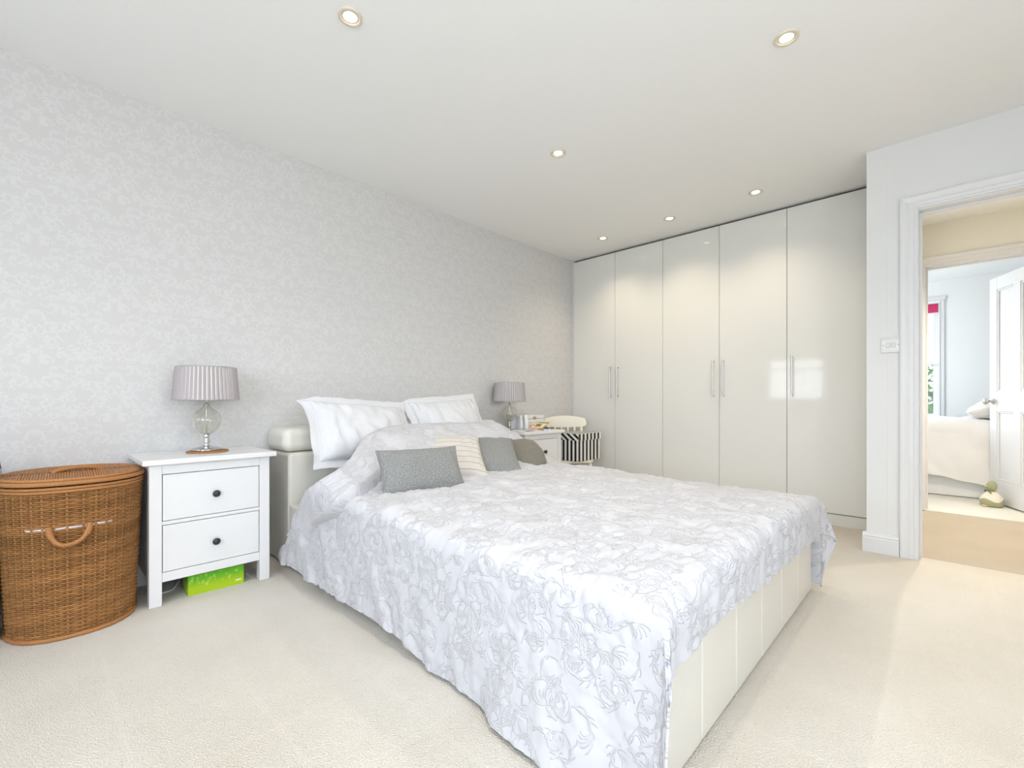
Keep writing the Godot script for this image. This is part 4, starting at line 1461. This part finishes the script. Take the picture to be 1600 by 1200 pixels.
	for j in nv:
		for i in nu:
			var u := float(i) / (nu - 1)
			var z := lerpf(-1.2, 0.5, float(j) / (nv - 1))
			var sag := folds.get_noise_2d(z * 60.0, u * 40.0)
			var hem := 0.20 - 0.06 * smoothstep(-0.2, 0.3, z) + 0.01 * sag
			var q: Vector3
			if u < 0.45:
				var s := u / 0.45
				q = Vector3(-0.03 - 0.02 * (1.0 - s) - 0.02 * sag, lerpf(hem, 0.62, s), z + 0.03 * (1.0 - s))
			elif u < 0.55:
				var a := (u - 0.45) / 0.1 * PI / 2
				q = Vector3(-0.03 + 0.09 * (1.0 - cos(a)), 0.62 + 0.09 * sin(a), z)
			else:
				q = Vector3(0.06 + (u - 0.55) / 0.45 * 1.15, 0.71 + 0.012 * sag, z)
			p.append(q + Vector3(0, 0.006, 0) * folds.get_noise_2d(z * 200.0, u * 160.0))
	var dv := MB.new().shell(p, nu, nv, 0.02, true)
	var duvet := part(self, "duvet", dv, M.far_linen)
	duvet.position = Vector3(6.0, 0, 0)
	tag(duvet, "rumpled off white duvet hanging over the side of the far bed", "duvet")
	var sheet := part(self, "bed_sheet", span(Vector3(5.985, 0.13, 0.27), Vector3(5.997, 0.6, 0.80), 0.004, 2), mat(238, 230, 240, 0.8))
	tag(sheet, "pale lilac sheet hanging at the pillow end of the far bed", "sheet")
	var pw := part(self, "pillow", pad(0.46, 0.62, 0.20, 51, 0.03, 0.05, 30), M.far_linen)
	pw.transform = Transform3D(Basis(Vector3.UP, PI) * Basis(Vector3.RIGHT, PI / 2 - 0.25), Vector3(6.22, 0.80, 0.14))
	pw.transform = Transform3D(Basis(Vector3(1, 0, 0), Vector3(0, 0.16, 0.987), Vector3(0, -0.987, 0.16)), Vector3(6.26, 0.79, 0.15))
	tag(pw, "plump white pillow on the far bed, partly hidden by the open door", "pillow")

	# panelled door standing open into the far room
	var hinge := Vector3(5.235, 0.012, 0.577)
	var free := Vector3(5.92, 0.012, 0.303)
	var dir := (free - hinge).normalized()
	var dw := (free - hinge).length()
	var d := thing("door_1", "white four panel door standing open in the far bedroom", "door", hinge, atan2(-dir.z, dir.x))
	d.set_meta("kind", "structure")
	# own axes: x from hinge to free edge, visible face at +z
	var hh := 1.975
	var lw := 0.10
	part(d, "stile", span(Vector3(0, 0, -0.02), Vector3(lw, hh, 0.02), 0.002), M.trim)
	part(d, "stile", span(Vector3(dw - lw, 0, -0.02), Vector3(dw, hh, 0.02), 0.002), M.trim)
	part(d, "stile", span(Vector3(dw / 2 - 0.045, 0.2, -0.02), Vector3(dw / 2 + 0.045, hh - 0.1, 0.02), 0.002), M.trim)
	for q in [[0.0, 0.20], [0.80, 0.97], [hh - 0.11, hh]]:
		part(d, "rail", span(Vector3(lw, q[0], -0.0195), Vector3(dw - lw, q[1], 0.0195), 0.002), M.trim)
	for x in [[lw, dw / 2 - 0.045], [dw / 2 + 0.045, dw - lw]]:
		for y in [[0.20, 0.80], [0.97, hh - 0.11]]:
			var pn := part(d, "panel", span(Vector3(x[0], y[0], -0.006), Vector3(x[1], y[1], 0.006), 0.001), M.trim)
			var bead := MB.new()
			for sd: float in [1.0, -1.0]:
				for e in [[x[0], x[0] + 0.016, y[0], y[1]], [x[1] - 0.016, x[1], y[0], y[1]], [x[0] + 0.016, x[1] - 0.016, y[0], y[0] + 0.016], [x[0] + 0.016, x[1] - 0.016, y[1] - 0.016, y[1]]]:
					bead.rbox(Vector3((e[0] + e[1]) / 2, (e[2] + e[3]) / 2, sd * 0.0105), Vector3(e[1] - e[0], e[3] - e[2], 0.011), 0.005, 2)
			part(pn, "bead", bead, M.trim)
	for sd: float in [1.0, -1.0]:
		var kx := Transform3D(Basis(Vector3.RIGHT, sd * PI / 2), Vector3(dw - 0.055, 0.888, sd * 0.02))
		part(d, "door_knob", MB.new().lathe([[0.027, 0.0], [0.027, 0.006], [0.012, 0.010], [0.009, 0.026], [0.014, 0.034], [0.026, 0.044], [0.029, 0.054], [0.025, 0.064], [0.0, 0.069]], 28, Vector3(), 1, 1, kx), M.steel, "round brushed metal knob")
	# stuffed duck shaped doorstop
	var k := thing("doorstop", "green and cream duck shaped cloth doorstop at the foot of the open door", "doorstop", Vector3(5.66, 0.0, 0.285), 0.35)
	part(k, "body", MB.new().lathe([[0.0, 0.0], [0.062, 0.0], [0.072, 0.012], [0.076, 0.04], [0.068, 0.075], [0.045, 0.108], [0.02, 0.13], [0.0, 0.136]], 28, Vector3(), 1.0, 1.0), M.duck_green)
	var bib := PackedVector3Array()
	for j in 8:
		for i in 29:
			var g := j / 7.0
			var a := TAU * i / 28.0
			var y0 := 0.058 + 0.014 * cos(a * 3.0)
			var y := lerpf(y0, 0.126, g)
			var rr := 0.0
			var pr := [[0.0, 0.0], [0.062, 0.0], [0.072, 0.012], [0.076, 0.04], [0.068, 0.075], [0.045, 0.108], [0.02, 0.13], [0.0, 0.136]]
			for s in pr.size() - 1:
				if y >= pr[s][1] and y <= pr[s + 1][1]:
					rr = lerpf(pr[s][0], pr[s + 1][0], (y - pr[s][1]) / maxf(1e-6, pr[s + 1][1] - pr[s][1]))
			bib.append(Vector3(cos(a) * (rr + 0.0015), y, sin(a) * (rr + 0.0015)))
	var bm := MB.new()
	bm.grid(bib, 29, 8)
	part(k, "cream_back", bm, M.duck_cream)
	var head := MB.new()
	var prof := []
	for i in 13:
		var a := PI * i / 12.0
		prof.append([sin(a) * 0.034, 0.172 - cos(a) * 0.046])
	head.lathe(prof, 24)
	part(k, "head", head, M.duck_green)
	part(k, "beak", MB.new().rbox(Vector3(0, 0.168, -0.036), Vector3(0.024, 0.012, 0.02), 0.005, 2), mat(196, 180, 130, 0.7))
	var bow := MB.new()
	for s: float in [-1.0, 1.0]:
		bow.tube([Vector3(0, 0.128, -0.02), Vector3(s * 0.03, 0.134, -0.03), Vector3(s * 0.05, 0.118, -0.025)], 0.006, 6, false, 0.6)
	part(k, "ribbon", bow, M.duck_dark)
	part(k, "foot", MB.new().rbox(Vector3(-0.035, 0.008, -0.062), Vector3(0.03, 0.014, 0.03), 0.006, 2), mat(226, 190, 150, 0.8))
